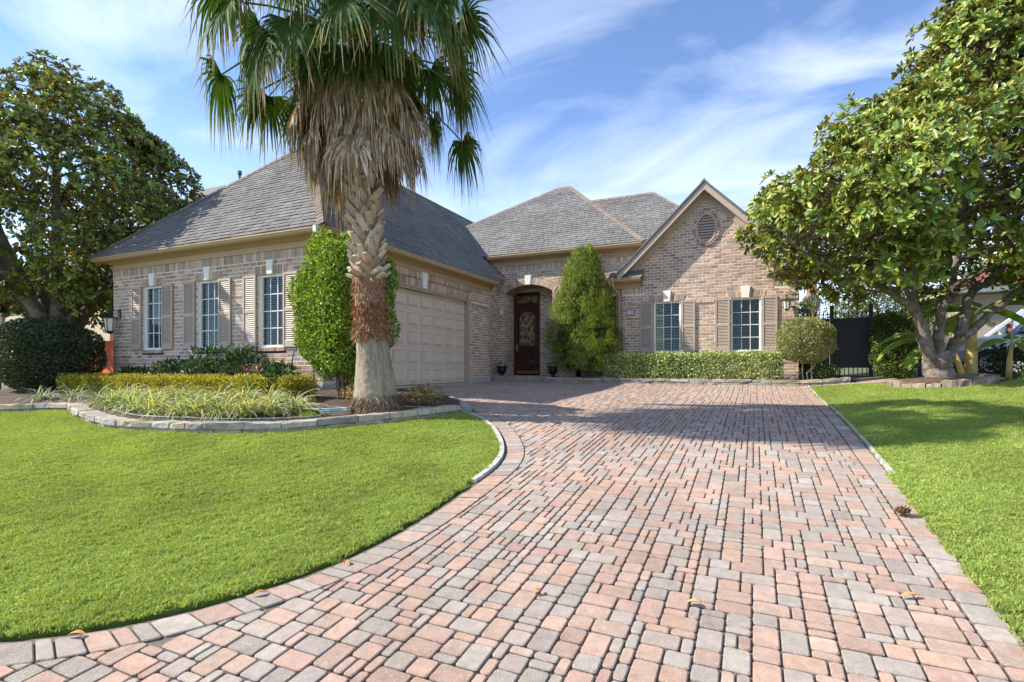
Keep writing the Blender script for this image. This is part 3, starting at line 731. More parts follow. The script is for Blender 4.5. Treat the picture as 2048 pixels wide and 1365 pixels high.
gdo = gd.build('garage_door', MT['door_taupe'], house); pw = (d1 - d0) / 8
for r in range(5):
    for c in range(8):
        u0, u1 = d0 + c * pw + .06, d0 + (c + 1) * pw - .06; a, b = zb + r * rh + .075, zb + (r + 1) * rh - .075; m = MB(); e = .035
        o3 = [(u0, a), (u1, a), (u1, b), (u0, b)]; i3 = [(u0 + e, a + e), (u1 - e, a + e), (u1 - e, b - e), (u0 + e, b - e)]
        m.add([wG.p(*q, -.1495) for q in o3] + [wG.p(q[0] + (.008 if q[0] == u0 else -.008), q[1] + (.008 if q[1] == a else -.008), -.128) for q in o3] + [wG.p(*q, -.147) for q in i3] + [wG.p(q[0] + (.012 if q[0] < (u0 + u1) / 2 else -.012), q[1] + (.012 if q[1] < (a + b) / 2 else -.012), -.122) for q in i3],
              [(0, 1, 5, 4), (1, 2, 6, 5), (2, 3, 7, 6), (3, 0, 4, 7), (4, 5, 9, 8), (5, 6, 10, 9), (6, 7, 11, 10), (7, 4, 8, 11), (8, 9, 13, 12), (9, 10, 14, 13), (10, 11, 15, 14), (11, 8, 12, 15), (12, 13, 14, 15)])
        m.build('panel', MT['door_taupe'], gdo)
mb = MB(); mb.box((-7.62, 7.98 + (g0 + g1) / 2, -.5), (.40, 5.0, .10)); ap = mb.build('garage_apron', MT['concrete'], house)
# --- set-back wall, main front with the entry arch
wS = Wall((-8.1, 15.17), (0, 1), (1, 0)); brick_wall(wS, 1.33, -.5, 2.9)
wM = Wall((-8.1, 16.5), (1, 0), (0, -1)); AC, AR, AZ, AH = 1.15, 1.639, 1.151, .87
def arch_fn(z, iv):
    if z < 2.5: iv = subtract(iv, AC - AH, AC + AH)
    elif z < AZ + AR + .205: h = math.sqrt(max(0, (AR + .205) ** 2 - (z - AZ) ** 2)); iv = subtract(iv, AC - min(h, 1.0), AC + min(h, 1.0))
    return iv
pM = brick_wall(wM, 5.6, -.5, 3.27, [(2.8, 4.15, -1, 2.3), (2.7, 4.25, 2.3, 2.49)], arch_fn, [(0, 5.6, 3.275, 3.47), (2.72, 4.23, 2.3, 2.49)], reveal=[(2.8, 4.15, -.5, 2.3)])
mm = MB(); nv = 21; an0 = math.asin(.99 / (AR + .1)); vo = []
for i in range(nv):
    a0 = -an0 + 2 * an0 * i / nv + .004; a1 = -an0 + 2 * an0 * (i + 1) / nv - .004
    if abs((a0 + a1) / 2) < .07: continue
    m = MB(); q = [(AC + r * math.sin(a), AZ + r * math.cos(a)) for r, a in ((AR, a0), (AR, a1), (AR + .2, a1), (AR + .2, a0))]
    f = [wM.p(u, z, .022) for u, z in q]; b = [wM.p(u, z, -.15) for u, z in q]
    m.add(f + b, [(0, 1, 2, 3)] + [(4 + k, 4 + (k + 1) % 4, (k + 1) % 4, k) for k in range(4)], bcol(1.12)); m.c = wM.p(*q[0]); m.size = .13; brick_list.append((m, pM))
keystone(wM, AC, AZ + AR - .01, AZ + AR + .33, .24, .17, .05)
sf = MB(); k = 16                       # mortar face behind the ring, and the vaulted soffit
for i in range(k):
    a0 = -an0 + 2 * an0 * i / k; a1 = -an0 + 2 * an0 * (i + 1) / k; P = lambda r, a, o: wM.p(AC + r * math.sin(a), AZ + r * math.cos(a), o)
    sf.add([P(AR + .01, a0, .004), P(AR + .01, a1, .004), P(AR + .21, a1, .004), P(AR + .21, a0, .004)], [(0, 1, 2, 3)])
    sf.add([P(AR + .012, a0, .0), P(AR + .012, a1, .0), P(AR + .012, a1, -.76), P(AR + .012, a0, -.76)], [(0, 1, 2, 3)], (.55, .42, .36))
sf.build('arch', MT['mortar'], house)
for i in range(15):
    for j in range(4):
        a0 = -an0 + 2 * an0 * i / 15 + .004; a1 = -an0 + 2 * an0 * (i + 1) / 15 - .004; y0, y1 = -.16 - j * .15, -.16 - (j + 1) * .15 + .012; m = MB()
        P = lambda r, a, o: wM.p(AC + r * math.sin(a), AZ + r * math.cos(a), o)
        m.add([P(AR, a0, y0), P(AR, a1, y0), P(AR, a1, y1), P(AR, a0, y1)], [(0, 1, 2, 3)], bcol()); m.c = P(AR, a0, y0); m.size = .02; brick_list.append((m, pM))
wJ = Wall((-7.82, 16.5), (0, 1), (1, 0)); brick_wall(wJ, .75, -.4, 2.62)
wJ2 = Wall((-6.08, 17.25), (0, -1), (-1, 0)); brick_wall(wJ2, .75, -.4, 2.62)
wB = Wall((-7.9, 17.25), (1, 0), (0, -1)); brick_wall(wB, 1.95, -.4, 2.95, [(.08, 1.08, -1, 2.6)])
mb = MB(); mb.box((-5.9, 17.9, 1.2), (5, 1.15, 3.9), skip=(2,)); mb.build('back_room', MT['dark'], house)
wR = Wall((-5.3, 17.1), (1, 0), (0, -1)); brick_wall(wR, 1.45, -.4, 2.4)
# front door
dd = MB(); u0, u1, z0, z1 = .085, 1.075, -.255, 2.595
for a, b, c, d in ((u0, u0 + .07, z0, z1), (u1 - .07, u1, z0, z1), (u0 + .07, u1 - .07, z1 - .07, z1), (u0 + .07, u1 - .07, 2.19, 2.27)): box_on(wB, a, b, c, d, -.09, .012, dd)
door = dd.build('front_door', MT['wood'], house); lf = MB(); a, b = u0 + .073, u1 - .073; uc = (a + b) / 2
box_on(wB, a, a + .13, z0 + .02, 2.186, -.07, -.03, lf); box_on(wB, b - .13, b, z0 + .02, 2.186, -.07, -.03, lf)
box_on(wB, a + .13, b - .13, z0 + .02, z0 + .22, -.07, -.03, lf); box_on(wB, a + .13, b - .13, .62, .76, -.07, -.03, lf)
box_on(wB, uc - .045, uc + .045, z0 + .22, .62, -.07, -.03, lf)
for q0, q1 in ((a + .15, uc - .065), (uc + .065, b - .15)): box_on(wB, q0, q1, z0 + .25, .59, -.07, -.04, lf)
box_on(wB, a + .13, uc - .045, z0 + .22, .62, -.072, -.058, lf); box_on(wB, uc + .045, b - .13, z0 + .22, .62, -.072, -.058, lf)
gw = (b - a) / 2 - .13; ns = 14; zc = 1.72; rz = .25
arc = [(uc + gw * math.cos(math.pi * i / ns), zc + rz * math.sin(math.pi * i / ns)) for i in range(ns + 1)]
for i in range(ns):
    (x0, y0), (x1, y1) = arc[i], arc[i + 1]
    lf.add([wB.p(x0, y0, -.03), wB.p(x1, y1, -.03), wB.p(x1, 2.186, -.03), wB.p(x0, 2.186, -.03), wB.p(x0, y0, -.07), wB.p(x1, y1, -.07)], [(0, 1, 2, 3), (0, 4, 5, 1)])
lf.build('door_leaf', MT['wood'], door, smooth=False)
MT['doorglass'] = material('leaded door glass', (.40, .29, .16), .18, .5, 9, .004, 30, spec=.6, col2=(.05, .06, .055), s2=7)
gl = MB(); pts = [(uc - gw, .76), (uc + gw, .76)] + arc; gl.add([wB.p(x, z, -.055) for x, z in pts], [tuple(range(len(pts)))]); gl.build('door_glass', MT['doorglass'], door)
cm = MB()
for s_ in (.82, .55):
    pp = [wB.p(uc + (x - uc) * s_, 1.25 + (z - 1.25) * (.9 if s_ > .7 else .62), -.05) for x, z in [(uc - gw, .76)] + arc[::-1] + [(uc + gw, .76), (uc - gw, .76)]]; cm.tube(pp, .006, 4)
for k in range(7): cm.tube([wB.p(uc + .1 * math.sin(k * 1.7), .85 + k * .15, -.05), wB.p(uc + .14 * math.cos(k * 2.3), .98 + k * .15, -.05)], .008, 4)
cm.build('leading', MT['iron'], door)
tr = MB(); box_on(wB, a, b, 2.27, z1 - .07, -.07, -.06, tr); tr.build('transom_glass', MT['doorglass'], door)
sc = MB()
for k in range(9):
    x = a + .05 + k * (b - a - .1) / 8; sc.tube([wB.p(x + .03 * math.cos(t_), 2.40 + .06 * math.sin(t_), -.05) for t_ in np.linspace(0, 5.5, 9)], .007, 4)
for z in (2.30, 2.50): sc.tube([wB.p(a + .02, z, -.05), wB.p(b - .02, z, -.05)], .008, 4)
sc.build('transom_scrolls', MT['iron'], door)
kp = MB(); box_on(wB, a + .02, b - .02, z0 + .03, z0 + .13, -.03, -.024, kp); kp.build('kick_plate', MT['brass'], door)
hd = MB(); box_on(wB, a + .02, a + .06, .55, .86, -.03, -.02, hd); hd.tube([wB.p(a + .04, .82, -.02), wB.p(a + .04, .78, .03), wB.p(a + .04, .64, .03), wB.p(a + .04, .6, -.02)], .009, 6); hd.build('handle', MT['brass'], door)
mb = MB(); mb.box((-6.95, 16.62, -.375), (2.1, 1.3, .19)); mb.box((-6.9, 15.93, -.42), (1.9, .1, .12)); mb.build('entry_step', MT['stone'], house)
# --- gable front
wF = Wall((-3.72, 16.4), (1, 0), (0, -1)); GX_ = 2.41; VC = (2.44, 4.05)
def gable_fn(z, iv):
    if z > 2.43: h = (5.16 - z) / .99; iv = [(max(0, GX_ - h), min(4.81, GX_ + h))] if h > .02 else []
    e = (z - VC[1]) / .50
    if abs(e) < 1: h = .36 * math.sqrt(1 - e * e); iv = subtract(iv, VC[0] - h, VC[0] + h)
    return iv
FW = [1.33, 3.49]; holes = []; sold = [(0, .62, 2.245, 2.435), (4.2, 4.81, 2.245, 2.435)]; rev = []
for c in FW:
    holes += [(c - .39, c + .39, .45, 1.97), (c - .5, c + .5, 1.97, 1.97 + HEAD), (c - .44, c + .44, .365, .45)]; rev.append((c - .39, c + .39, .45, 1.97))
    sold.append((c - .49, c + .49, 1.975, 1.97 + HEAD, .014, .035, (c, .1)))
holes += [(0, .62, 2.24, 2.44), (4.2, 4.81, 2.24, 2.44)]
for u0, u1 in ((2.17, 2.66), (4.28, 4.81), (0, .5)): holes.append((u0, u1, 1.88, 1.97)); sold.append((u0, u1, 1.88, 1.968, .032))
pF = brick_wall(wF, 4.81, -.5, 5.2, holes, gable_fn, sold, reveal=rev); ex = []
for c in FW:
    window(wF, c, .45, 1.97, .78); keystone(wF, c, 1.965, 2.29, .25, .17, .06); sill(wF, c - .44, c + .44, .45, ex)
    shutter(wF, c - .39 - .42, c - .39 - .03, .45, 1.97); shutter(wF, c + .39 + .03, c + .39 + .41, .45, 1.97)
for m in ex: brick_list.append((m, pF))
nr = 34
for i in range(nr):                      # brick ring round the vent
    a0 = 2 * math.pi * i / nr + .018; a1 = 2 * math.pi * (i + 1) / nr - .018; m = MB()
    q = [(VC[0] + r0 * math.cos(a), VC[1] + r1 * math.sin(a)) for r0, r1, a in ((.285, .425, a0), (.285, .425, a1), (.37, .51, a1), (.37, .51, a0))]
    m.add([wF.p(u, z, .045) for u, z in q] + [wF.p(u, z, -.02) for u, z in q], [(0, 1, 2, 3)] + [(4 + k, 4 + (k + 1) % 4, (k + 1) % 4, k) for k in range(4)], bcol(1.05)); m.c = wF.p(*q[0]); m.size = .08; brick_list.append((m, pF))
vt = MB(); nn = 32
for (ra, rb, oa, ob) in ((.30, .235, .05, .05), (.235, .235, .05, .02), (.30, .30, .0, .05), (.262, .250, .065, .065)):
    for i in range(nn):
        a0, a1 = 2 * math.pi * i / nn, 2 * math.pi * (i + 1) / nn; E = lambda r, a, o: wF.p(VC[0] + r * math.cos(a), VC[1] + (r + .14) * math.sin(a), o)
        vt.add([E(ra, a0, oa), E(ra, a1, oa), E(rb, a1, ob), E(rb, a0, ob)], [(0, 1, 2, 3)])
vo_ = vt.build('gable_vent', MT['taupe'], house)
dkp = MB(); dkp.add([wF.p(VC[0] + .24 * math.cos(a), VC[1] + .38 * math.sin(a), -.01) for a in np.linspace(0, 6.1, 24)], [tuple(range(24))]); dkp.build('vent_back', MT['dark'], vo_)
for i in range(9):
    z = VC[1] - .32 + i * .08; h = .235 * math.sqrt(max(.02, 1 - ((z - VC[1]) / .375) ** 2)); m = MB()
    m.add([wF.p(VC[0] - h, z + .035, .0), wF.p(VC[0] + h, z + .035, .0), wF.p(VC[0] + h, z - .02, .035), wF.p(VC[0] - h, z - .02, .035), wF.p(VC[0] + h, z - .03, .03), wF.p(VC[0] - h, z - .03, .03)], [(0, 1, 2, 3), (3, 2, 4, 5)]); m.build('louvre', MT['taupe'], vo_)
# other walls that close the building
mb = MB()
for q in ([(-14.72, 7.98), (-14.72, 22)], [(1.09, 16.4), (1.09, 24)], [(-14.72, 22), (1.09, 24)]):
    (x0, y0), (x1, y1) = q; mb.add([(x0, y0, -.55), (x1, y1, -.55), (x1, y1, 2.5), (x0, y0, 2.5)], [(0, 1, 2, 3)], (.5, .42, .36))
mb.build('rear_wall', MT['mortar'], house)
pl = MB()
for w_, u0, u1, zt_ in ((wL, 0, 6.96, -.33), (wG, 6.0, 7.21, -.31), (wG, 0, 1.04, -.33), (wS, 0, 1.33, -.31), (wF, 0, 4.83, -.30), (wM, 0, .28, -.31), (wM, 2.02, 4.42, -.31)): box_on(w_, u0, u1, -.62, zt_, -.02, .02, pl)
pl.build('plinth', MT['concrete'], house)
# bricks: the 300 that show largest are objects, the rest one field for each wall
ar = screen_area(np.array([m.c for m, _ in brick_list]), np.array([m.size for m, _ in brick_list])); fields = {}
ar2 = ar * np.array([1 if (m.c[0] < -8.6 or m.c[0] > -5.9) and m.c[2] > .1 else .3 for m, _ in brick_list])
for r, k in enumerate(np.argsort(-ar2)):
    m, part = brick_list[k]
    if r < 300: m.build('brick', MT['brick'], part)
    else: fields.setdefault(part, MB()).merge(m)
for part, m in fields.items(): m.build('brick_field', MT['brick'], part, kind='stuff')

# --- eaves: frieze, soffit, gutter swept along the walls
EAVE = [(0, 0), (.028, 0), (.028, .035), (.016, .04), (.016, .125), (.05, .135), (.10, .175), (.115, .19), (.235, .19), (.235, .175), (.30, .178), (.335, .205), (.34, .235), (.36, .245), (.36, .275), (.35, .28), (.25, .275), (.20, .27)]
def sweep(path, prof, z, name, mat, parent, zs=1., flip=1, ends=True):
    P = [np.array(p, float) for p in path]; mb = MB(); rows = []
    for i, p in enumerate(P):
        ns = []
        if i > 0: d = norm(P[i] - P[i - 1]); ns.append(np.array([d[1], -d[0]]) * flip)
        if i < len(P) - 1: d = norm(P[i + 1] - P[i]); ns.append(np.array([d[1], -d[0]]) * flip)
        m = ns[0] if len(ns) == 1 else (ns[0] + ns[1]) / (1 + float(np.dot(ns[0], ns[1])))
        rows.append([(p[0] + m[0] * o, p[1] + m[1] * o, z + h * zs) for o, h in prof])
    n = len(prof); vs = [q for r in rows for q in r]; fs = []
    for i in range(len(P) - 1):
        for j in range(n - 1): fs.append((i * n + j, (i + 1) * n + j, (i + 1) * n + j + 1, i * n + j + 1))
    if ends: fs += [tuple(range(n)), tuple((len(P) - 1) * n + j for j in range(n))[::-1]]
    mb.add(vs, fs); return mb.build(name, mat, parent)
sweep([(-14.72, 14), (-14.72, 7.98), (-7.76, 7.98), (-7.76, 15.2)], EAVE, 2.43, 'eave', MT['trim'], house)
sweep([(-8.1, 15.0), (-8.1, 16.48)], [(o * .9, h) for o, h in EAVE], 2.80, 'eave', MT['trim'], house)
sweep([(-8.35, 16.5), (-2.75, 16.5)], EAVE, 3.46, 'eave', MT['trim'], house, 1.22)
mb = MB(); mb.box((-7.42, 7.45, 2.56), (.07, .1, .16)); mb.build('floodlight', MT['white'], house)
# gable returns
for (xa, xb) in ((-4.08, -3.1), (.50, 1.45)):
    sweep([(xa + .02, 16.4), (xb - .02, 16.4)], EAVE, 2.43, 'eave_return', MT['trim'], house)
    m = MB(); m.add([(xa - .02, 16.03, 2.715), (xb + .02, 16.03, 2.715), (xb + .02, 16.42, 3.0), (xa - .02, 16.42, 3.0), (xb + .02, 16.42, 2.70), (xa - .02, 16.42, 2.70)], [(0, 1, 2, 3), (1, 4, 2), (0, 3, 5)]); ro = m.build('return_roof', MT['shingle'], house)
# --- roofs
roof_list = []
def clip_convex(poly, cl):
    for i in range(len(cl)):
        a, b = cl[i], cl[(i + 1) % len(cl)]; e = (b[0] - a[0], b[1] - a[1]); L = math.hypot(*e); poly = clip_half(poly, a, (-e[1] / L, e[0] / L))
        if len(poly) < 3: return []
    return poly
def roof_plane(pts, name='roof', tiles=True, exp=.142, thick=.019):
    """pts: convex polygon in space, first edge = eave"""
    P = [np.array(p, float) for p in pts]; u = norm(P[1] - P[0]); nn = norm(np.cross(P[1] - P[0], P[2] - P[0]))
    if nn[2] < 0: nn = -nn
    v = norm(np.cross(nn, u)); 
    if v[2] < 0: v = -v
    mb = MB(); mb.add([p - nn * .02 for p in P] + [p - nn * .05 for p in P], [tuple(range(len(P))), tuple(range(len(P), 2 * len(P)))[::-1]] + [(i, (i + 1) % len(P), len(P) + (i + 1) % len(P), len(P) + i) for i in range(len(P))])
    ro = mb.build(name, MT['shingle'], house)
    if not tiles: return ro
    q = [(float(np.dot(p - P[0], u)), float(np.dot(p - P[0], v))) for p in P]
    if parea(q) < 0: q = q[::-1]
    umin, umax = min(a for a, _ in q), max(a for a, _ in q); vmax = max(b for _, b in q); r = 0
    while r * exp < vmax:
        v0 = r * exp - .012; x = umin - random.uniform(0, .3)
        while x < umax:
            wd = random.choice([.16, .2, .24, .28, .33]); pc = clip_convex([(x + .006, v0), (x + wd - .006, v0), (x + wd - .006, v0 + exp + .03), (x + .006, v0 + exp + .03)], q); x += wd
            if len(pc) < 3 or parea(pc) < .001: continue
            th = thick * random.uniform(.75, 1.4); vv0 = min(b for _, b in pc); tilt = lambda b: th - (th - .002) * min(1, (b - v0) / exp)
            top = [P[0] + u * a + v * b + nn * tilt(b) for a, b in pc]; bot = [P[0] + u * a + v * b - nn * .018 for a, b in pc]; m = MB(); k = len(pc)
            s = random.uniform(.86, 1.12); w_ = random.uniform(-.03, .03)
            m.add(top + bot, [tuple(range(k))] + [(k + i, k + (i + 1) % k, (i + 1) % k, i) for i in range(k)], (s * (1 + w_), s, s * (1 - w_)))
            c = sum(top) / k; m.c = tuple(c); m.size = math.sqrt(parea(pc)) * math.sqrt(max(.02, abs(float(np.dot(nn, norm(-c)))))); roof_list.append((m, ro))
        r += 1
    return ro
AX, AY, AZ_ = -11.24, 11.2, 6.33; E1 = 2.71
roof_plane([(-15.08, 7.62, E1), (-7.40, 7.62, E1), (AX, AY, AZ_)])
roof_plane([(-7.40, 7.62, E1), (-7.40, 15.5, E1), (AX, 15.5, AZ_), (AX, AY, AZ_)])
ys = E1 + (AZ_ - E1) * (.38 / 3.84)
roof_plane([(-7.78, 15.5, ys), (-7.78, 18.2, ys), (AX, 21.6, AZ_), (AX, 15.5, AZ_)])
roof_plane([(-15.08, 21.6, E1), (-15.08, 7.62, E1), (AX, AY, AZ_), (AX, 21.6, AZ_)], tiles=False)
roof_plane([(-13.4, 16.14, 3.80), (-3.0, 16.14, 3.80), (-6.54, 19.73, 7.03), (-7.06, 19.75, 7.03)])
roof_plane([(-3.0, 16.14, 3.80), (-3.0, 23.3, 3.80), (-6.54, 19.73, 7.03)], tiles=False)
roof_plane([(-13.4, 23.3, 3.80), (-13.4, 16.14, 3.80), (-7.06, 19.75, 7.03)], tiles=False)
roof_plane([(-8.0, 17.5, 3.80), (-.32, 17.5, 3.80), (-3.52, 20.7, 6.67), (-8.0, 20.7, 6.67)])
roof_plane([(-.32, 17.5, 3.8), (-.32, 24, 3.8), (-3.52, 20.7, 6.67)], tiles=False)
roof_plane([(-3.93, 20.5, 2.74), (-3.93, 16.0, 2.74), (-1.31, 16.0, 5.335), (-1.31, 20.5, 5.335)], exp=.2)
roof_plane([(1.31, 16.0, 2.74), (1.31, 20.5, 2.74), (-1.31, 20.5, 5.335), (-1.31, 16.0, 5.335)], exp=.2)
ar = screen_area(np.array([m.c for m, _ in roof_list]), np.array([m.size for m, _ in roof_list])); fields = {}
for r, k in enumerate(np.argsort(-ar)):
    m, part = roof_list[k]
    if r < 300: m.build('shingle', MT['shingle'], part)
    else: fields.setdefault(part, MB()).merge(m)
for part, m in fields.items(): m.build('shingle_field', MT['shingle'], part, kind='stuff')
def cap_row(A, B, sa, sb, w=.15, step=.17):
    """hip or ridge shingles from A (low) to B; sa, sb: downhill directions of both slopes"""
    A, B, sa, sb = (np.array(q, float) for q in (A, B, sa, sb)); d = norm(B - A); L = float(np.linalg.norm(B - A)); n = int(L / step); up = np.array([0, 0, 1.])
    for i in range(n):
        a = A + d * i * L / n - d * .01; b = A + d * (i + 1) * L / n + d * .02; m = MB(); h0, h1 = .040, .026; s = random.uniform(.85, 1.18)
        v = [a + up * h0 + sa * w + up * .0, a + up * (h0 + .012), a + up * h0 + sb * w, b + up * h1 + sb * w, b + up * (h1 + .01), b + up * h1 + sa * w]
        lo = [p - up * .02 for p in v[:3]]
        m.add(v + lo, [(0, 1, 4, 5), (1, 2, 3, 4), (6, 7, 1, 0), (7, 8, 2, 1)], (s, s, s)); m.build('hip_shingle', MT['cap'], house)
def down(n): n = np.array(n, float); n = norm(n); g = np.array([0, 0, -1.]); g = g - n * np.dot(g, n); return norm(g)
nF = np.cross(np.array([1, 0, 0]), np.array([0, 3.58, 3.62])); nE = np.array([3.62, 0, 3.84]); nW = np.array([-3.62, 0, 3.84])
def side(nA, d, sgn): nA = norm(np.array(nA, float)); s = np.cross(nA, norm(np.array(d, float))); return norm(s) * sgn
h1 = np.array([AX + 7.40, AY - 7.62, AZ_ - E1]); h2 = np.array([AX + 15.08, AY - 7.62, AZ_ - E1])
def pside(nA, d, want):
    s = side(nA, d, 1); return s if np.dot(s, want) > 0 else -s
cap_row((-7.40, 7.62, E1), (AX, AY, AZ_), pside(nF, h1, (-1, -1, 0)), pside(nE, h1, (1, 1, 0)))
cap_row((-15.08, 7.62, E1), (AX, AY, AZ_), pside(nF, h2, (1, -1, 0)), pside(nW, h2, (-1, 1, 0)))
cap_row((AX, AY, AZ_), (AX, 20.9, AZ_), pside(nE, (0, 1, 0), (1, 0, 0)), pside(nW, (0, 1, 0), (-1, 0, 0)))
nM = np.array([0, -.9, 1.]); h3 = np.array([-3.54, 3.59, 3.23]); nME = np.array([.91, 0, 1.])
cap_row((-3.0, 16.14, 3.8), (-6.54, 19.73, 7.03), pside(nM, h3, (-1, -1, 0)), pside(nME, h3, (1, 1, 0)))
h4 = np.array([6.34, 3.6, 3.23]); cap_row((-10.4, 17.85, 5.33), (-7.06, 19.75, 7.03), pside(nM, h4, (1, -1, 0)), pside(np.array([-.51, 0, 1.]), h4, (-1, 1, 0)))
cap_row((-7.06, 19.74, 7.03), (-6.54, 19.74, 7.03), np.array([0, -.74, -.67]), np.array([0, .74, -.67]))
cap_row((-6.3, 20.7, 6.67), (-3.52, 20.7, 6.67), np.array([0, -.74, -.67]), np.array([0, .74, -.67]))
cap_row((-.32, 17.5, 3.8), (-3.52, 20.7, 6.67), np.array([-.74, -.0, -.0]), np.array([.5, .5, -.67]))
cap_row((-1.31, 16.0, 5.335), (-1.31, 20, 5.335), np.array([-.7, 0, -.7]), np.array([.7, 0, -.7]))
# rakes of the gable: fascia, soffit and frieze board on both slopes
for sg in (-1, 1):
    T = lambda dx_, y, dz_: (-1.31 + sg * dx_, y, 5.285 - .99 * dx_ + dz_)
    m = MB(); X1 = 2.50
    m.add([T(0, 16.02, 0), T(X1, 16.02, 0), T(X1, 16.02, -.205), T(0, 16.02, -.205), T(0, 16.06, 0), T(X1, 16.06, 0), T(X1, 16.06, -.205), T(0, 16.06, -.205)], [(0, 1, 2, 3), (3, 2, 6, 7), (1, 5, 6, 2), (4, 5, 6, 7)])
    m.build('rake_board', MT['taupe'], house); m = MB()
    m.add([T(0, 16.06, -.18), T(X1, 16.06, -.18), T(X1, 16.40, -.18), T(0, 16.40, -.18)], [(0, 1, 2, 3)])
    m.add([T(0, 16.37, -.18), T(X1 - .05, 16.37, -.18), T(X1 - .05, 16.37, -.36), T(0, 16.37, -.36), T(0, 16.41, -.36), T(X1 - .05, 16.41, -.36)], [(0, 1, 2, 3), (3, 2, 5, 4)])
    m.build('rake_soffit', MT['taupe'], house)
    m = MB(); m.add([T(-.0, 15.985, .075), T(X1 + .1, 15.985, .075), T(X1 + .1, 15.985, .025), T(0, 15.985, .025), T(0, 16.03, .025), T(X1 + .1, 16.03, .025)], [(0, 1, 2, 3), (3, 2, 5, 4)]); m.build('drip_edge', MT['shingle'], house)
# downspout at the gable corner, vent pipe, small box by the door
m = MB(); m.tube([(-3.98, 16.12, 2.62), (-3.98, 16.14, 2.5), (-3.9, 16.3, 2.35), (-3.84, 16.42, 2.2), (-3.84, 16.43, 1.0), (-3.84, 16.43, -.35)], .038, 8); m.build('downspout', MT['trim'], house)
m = MB(); box_on(wM, .10, .225, 1.83, 1.97, .01, .04, m); m.build('meter_box', MT['white'], house)

# ------------------------------------------------------------------ foliage helpers
def rand_dir(n): return norm(rng.normal(0, 1, (n, 3)))
def leaves(P, N, L, Wd, cols, up=.25, spread=.8, jit=.2, shape='diamond', fold=.25, curl=.05, facing=.6):
    n = len(P); D = norm(N * .55 + rand_dir(n) * spread + np.array([0, 0, up])); F = norm(N * facing + rand_dir(n) * .7 + np.array([0, 0, .3]))
    return leaf_arrays(P, D, F, L * rng.uniform(.7, 1.2, n), Wd * rng.uniform(.75, 1.2, n), np.clip(pick(cols, n, jit), .002, 1), shape, fold, curl)
def lump(d, amp, f=3.1, ph=0.): return 1 + amp * (np.sin(d[:, 0] * f * 2.1 + ph) * np.sin(d[:, 1] * f * 2.3 + 1 + ph) + .6 * np.sin(d[:, 2] * f * 3.1 + d[:, 0] * f + 2 + ph))
def shell(n, c, r, e=2., depth=.35, amp=.06, ph=0.):
    d = rand_dir(n); k = (np.abs(d) ** e).sum(1) ** (1 / e) if e == 2 else ((np.abs(d) ** e).sum(1)) ** (1 / e)
    p = d / k[:, None] * lump(d, amp, ph=ph)[:, None] * (1 - depth * rng.random(n) ** 2)[:, None]
    return np.array(c) + p * np.array(r), norm(d / np.array(r))
def boxshell(n, lo, hi, depth=.1, rnd=.02):
    lo = np.array(lo, float); hi = np.array(hi, float); s = hi - lo
    A = np.array([s[1] * s[2], s[1] * s[2], s[0] * s[2], s[0] * s[2], 0, s[0] * s[1]]); f = rng.choice(6, n, p=A / A.sum())
    P = lo + rng.random((n, 3)) * s; N = np.zeros((n, 3)); ax = f // 2; sg = f % 2; i = np.arange(n)
    P[i, ax] = np.where(sg == 1, hi[ax], lo[ax]); N[i, ax] = np.where(sg == 1, 1, -1)
    c = (lo + hi) / 2; P += rng.normal(0, rnd, (n, 3)); P -= N * (depth * rng.random(n) ** 2)[:, None]
    P += N * (.025 * np.sin(P[:, 0] * 5.3 + 1) + .02 * np.sin(P[:, 0] * 11 + P[:, 2] * 7))[:, None]
    return P, N
def stems(root, base, tops, r0, r1, mat=None, name='stem', seg=5):
    for tpt in tops:
        a = np.array(base, float) + np.r_[rng.normal(0, r0 * 1.2, 2), 0]; b = np.array(tpt, float); m = MB(); pts = []
        for i in range(seg):
            f = i / (seg - 1); pts.append(a + (b - a) * f + np.r_[rng.normal(0, .03, 2) * (0 < i < seg - 1), 0])
        m.tube(pts, list(np.linspace(r0, r1, seg)), 6); m.build(name, mat or MT['bark'], root, smooth=True)
def bush(name, label, cat, base, PN, L, Wd, cols, tops=(), r0=.03, group=None, mat='leaf', **k):
    root = thing(name, base, label, cat, group)
    V, F, T = leaves(PN[0], PN[1], L, Wd, cols, **k); np_build('foliage', V, F, T, MT[mat], root)
    stems(root, base, tops, r0, r0 * .4); return root

# ------------------------------------------------------------------ the fan palm
PX, PY = -5.40, 6.68; PZ = float(bedz(PX, PY))
palm = thing('palm_tree', (PX, PY, PZ), 'fan palm with a shaggy skirt of dead brown fronds standing in the front bed', 'palm tree')
PC = np.array([PX, PY, 0.])
def trunk_part(prof, name, mat, wob=.012, n=40, fiss=0.):
    m = MB(); zs = []
    P = np.array(prof); z = np.linspace(P[0, 1], P[-1, 1], max(6, int((P[-1, 1] - P[0, 1]) / .035))); r = np.interp(z, P[:, 1], P[:, 0]); vs = []
    for q, zz in zip(r, z):
        for k in range(n):
            a = 2 * math.pi * k / n; rr = q * (1 + wob * math.sin(3 * a + zz * 4)) + (random.gauss(0, fiss) - (fiss * 1.6 if k % 3 == 0 else 0) if fiss else 0)
            vs.append((PX + rr * math.cos(a), PY + rr * math.sin(a), zz))
    fs = [(i * n + k, i * n + (k + 1) % n, (i + 1) * n + (k + 1) % n, (i + 1) * n + k) for i in range(len(z) - 1) for k in range(n)]
    m.add(vs, fs); return m.build(name, mat, palm, smooth=True)
trunk_part([(.37, PZ - .1), (.35, -.5), (.335, -.38), (.30, -.15), (.272, .05), (.245, .3), (.228, .58)], 'trunk', MT['palmbark'], fiss=.004)
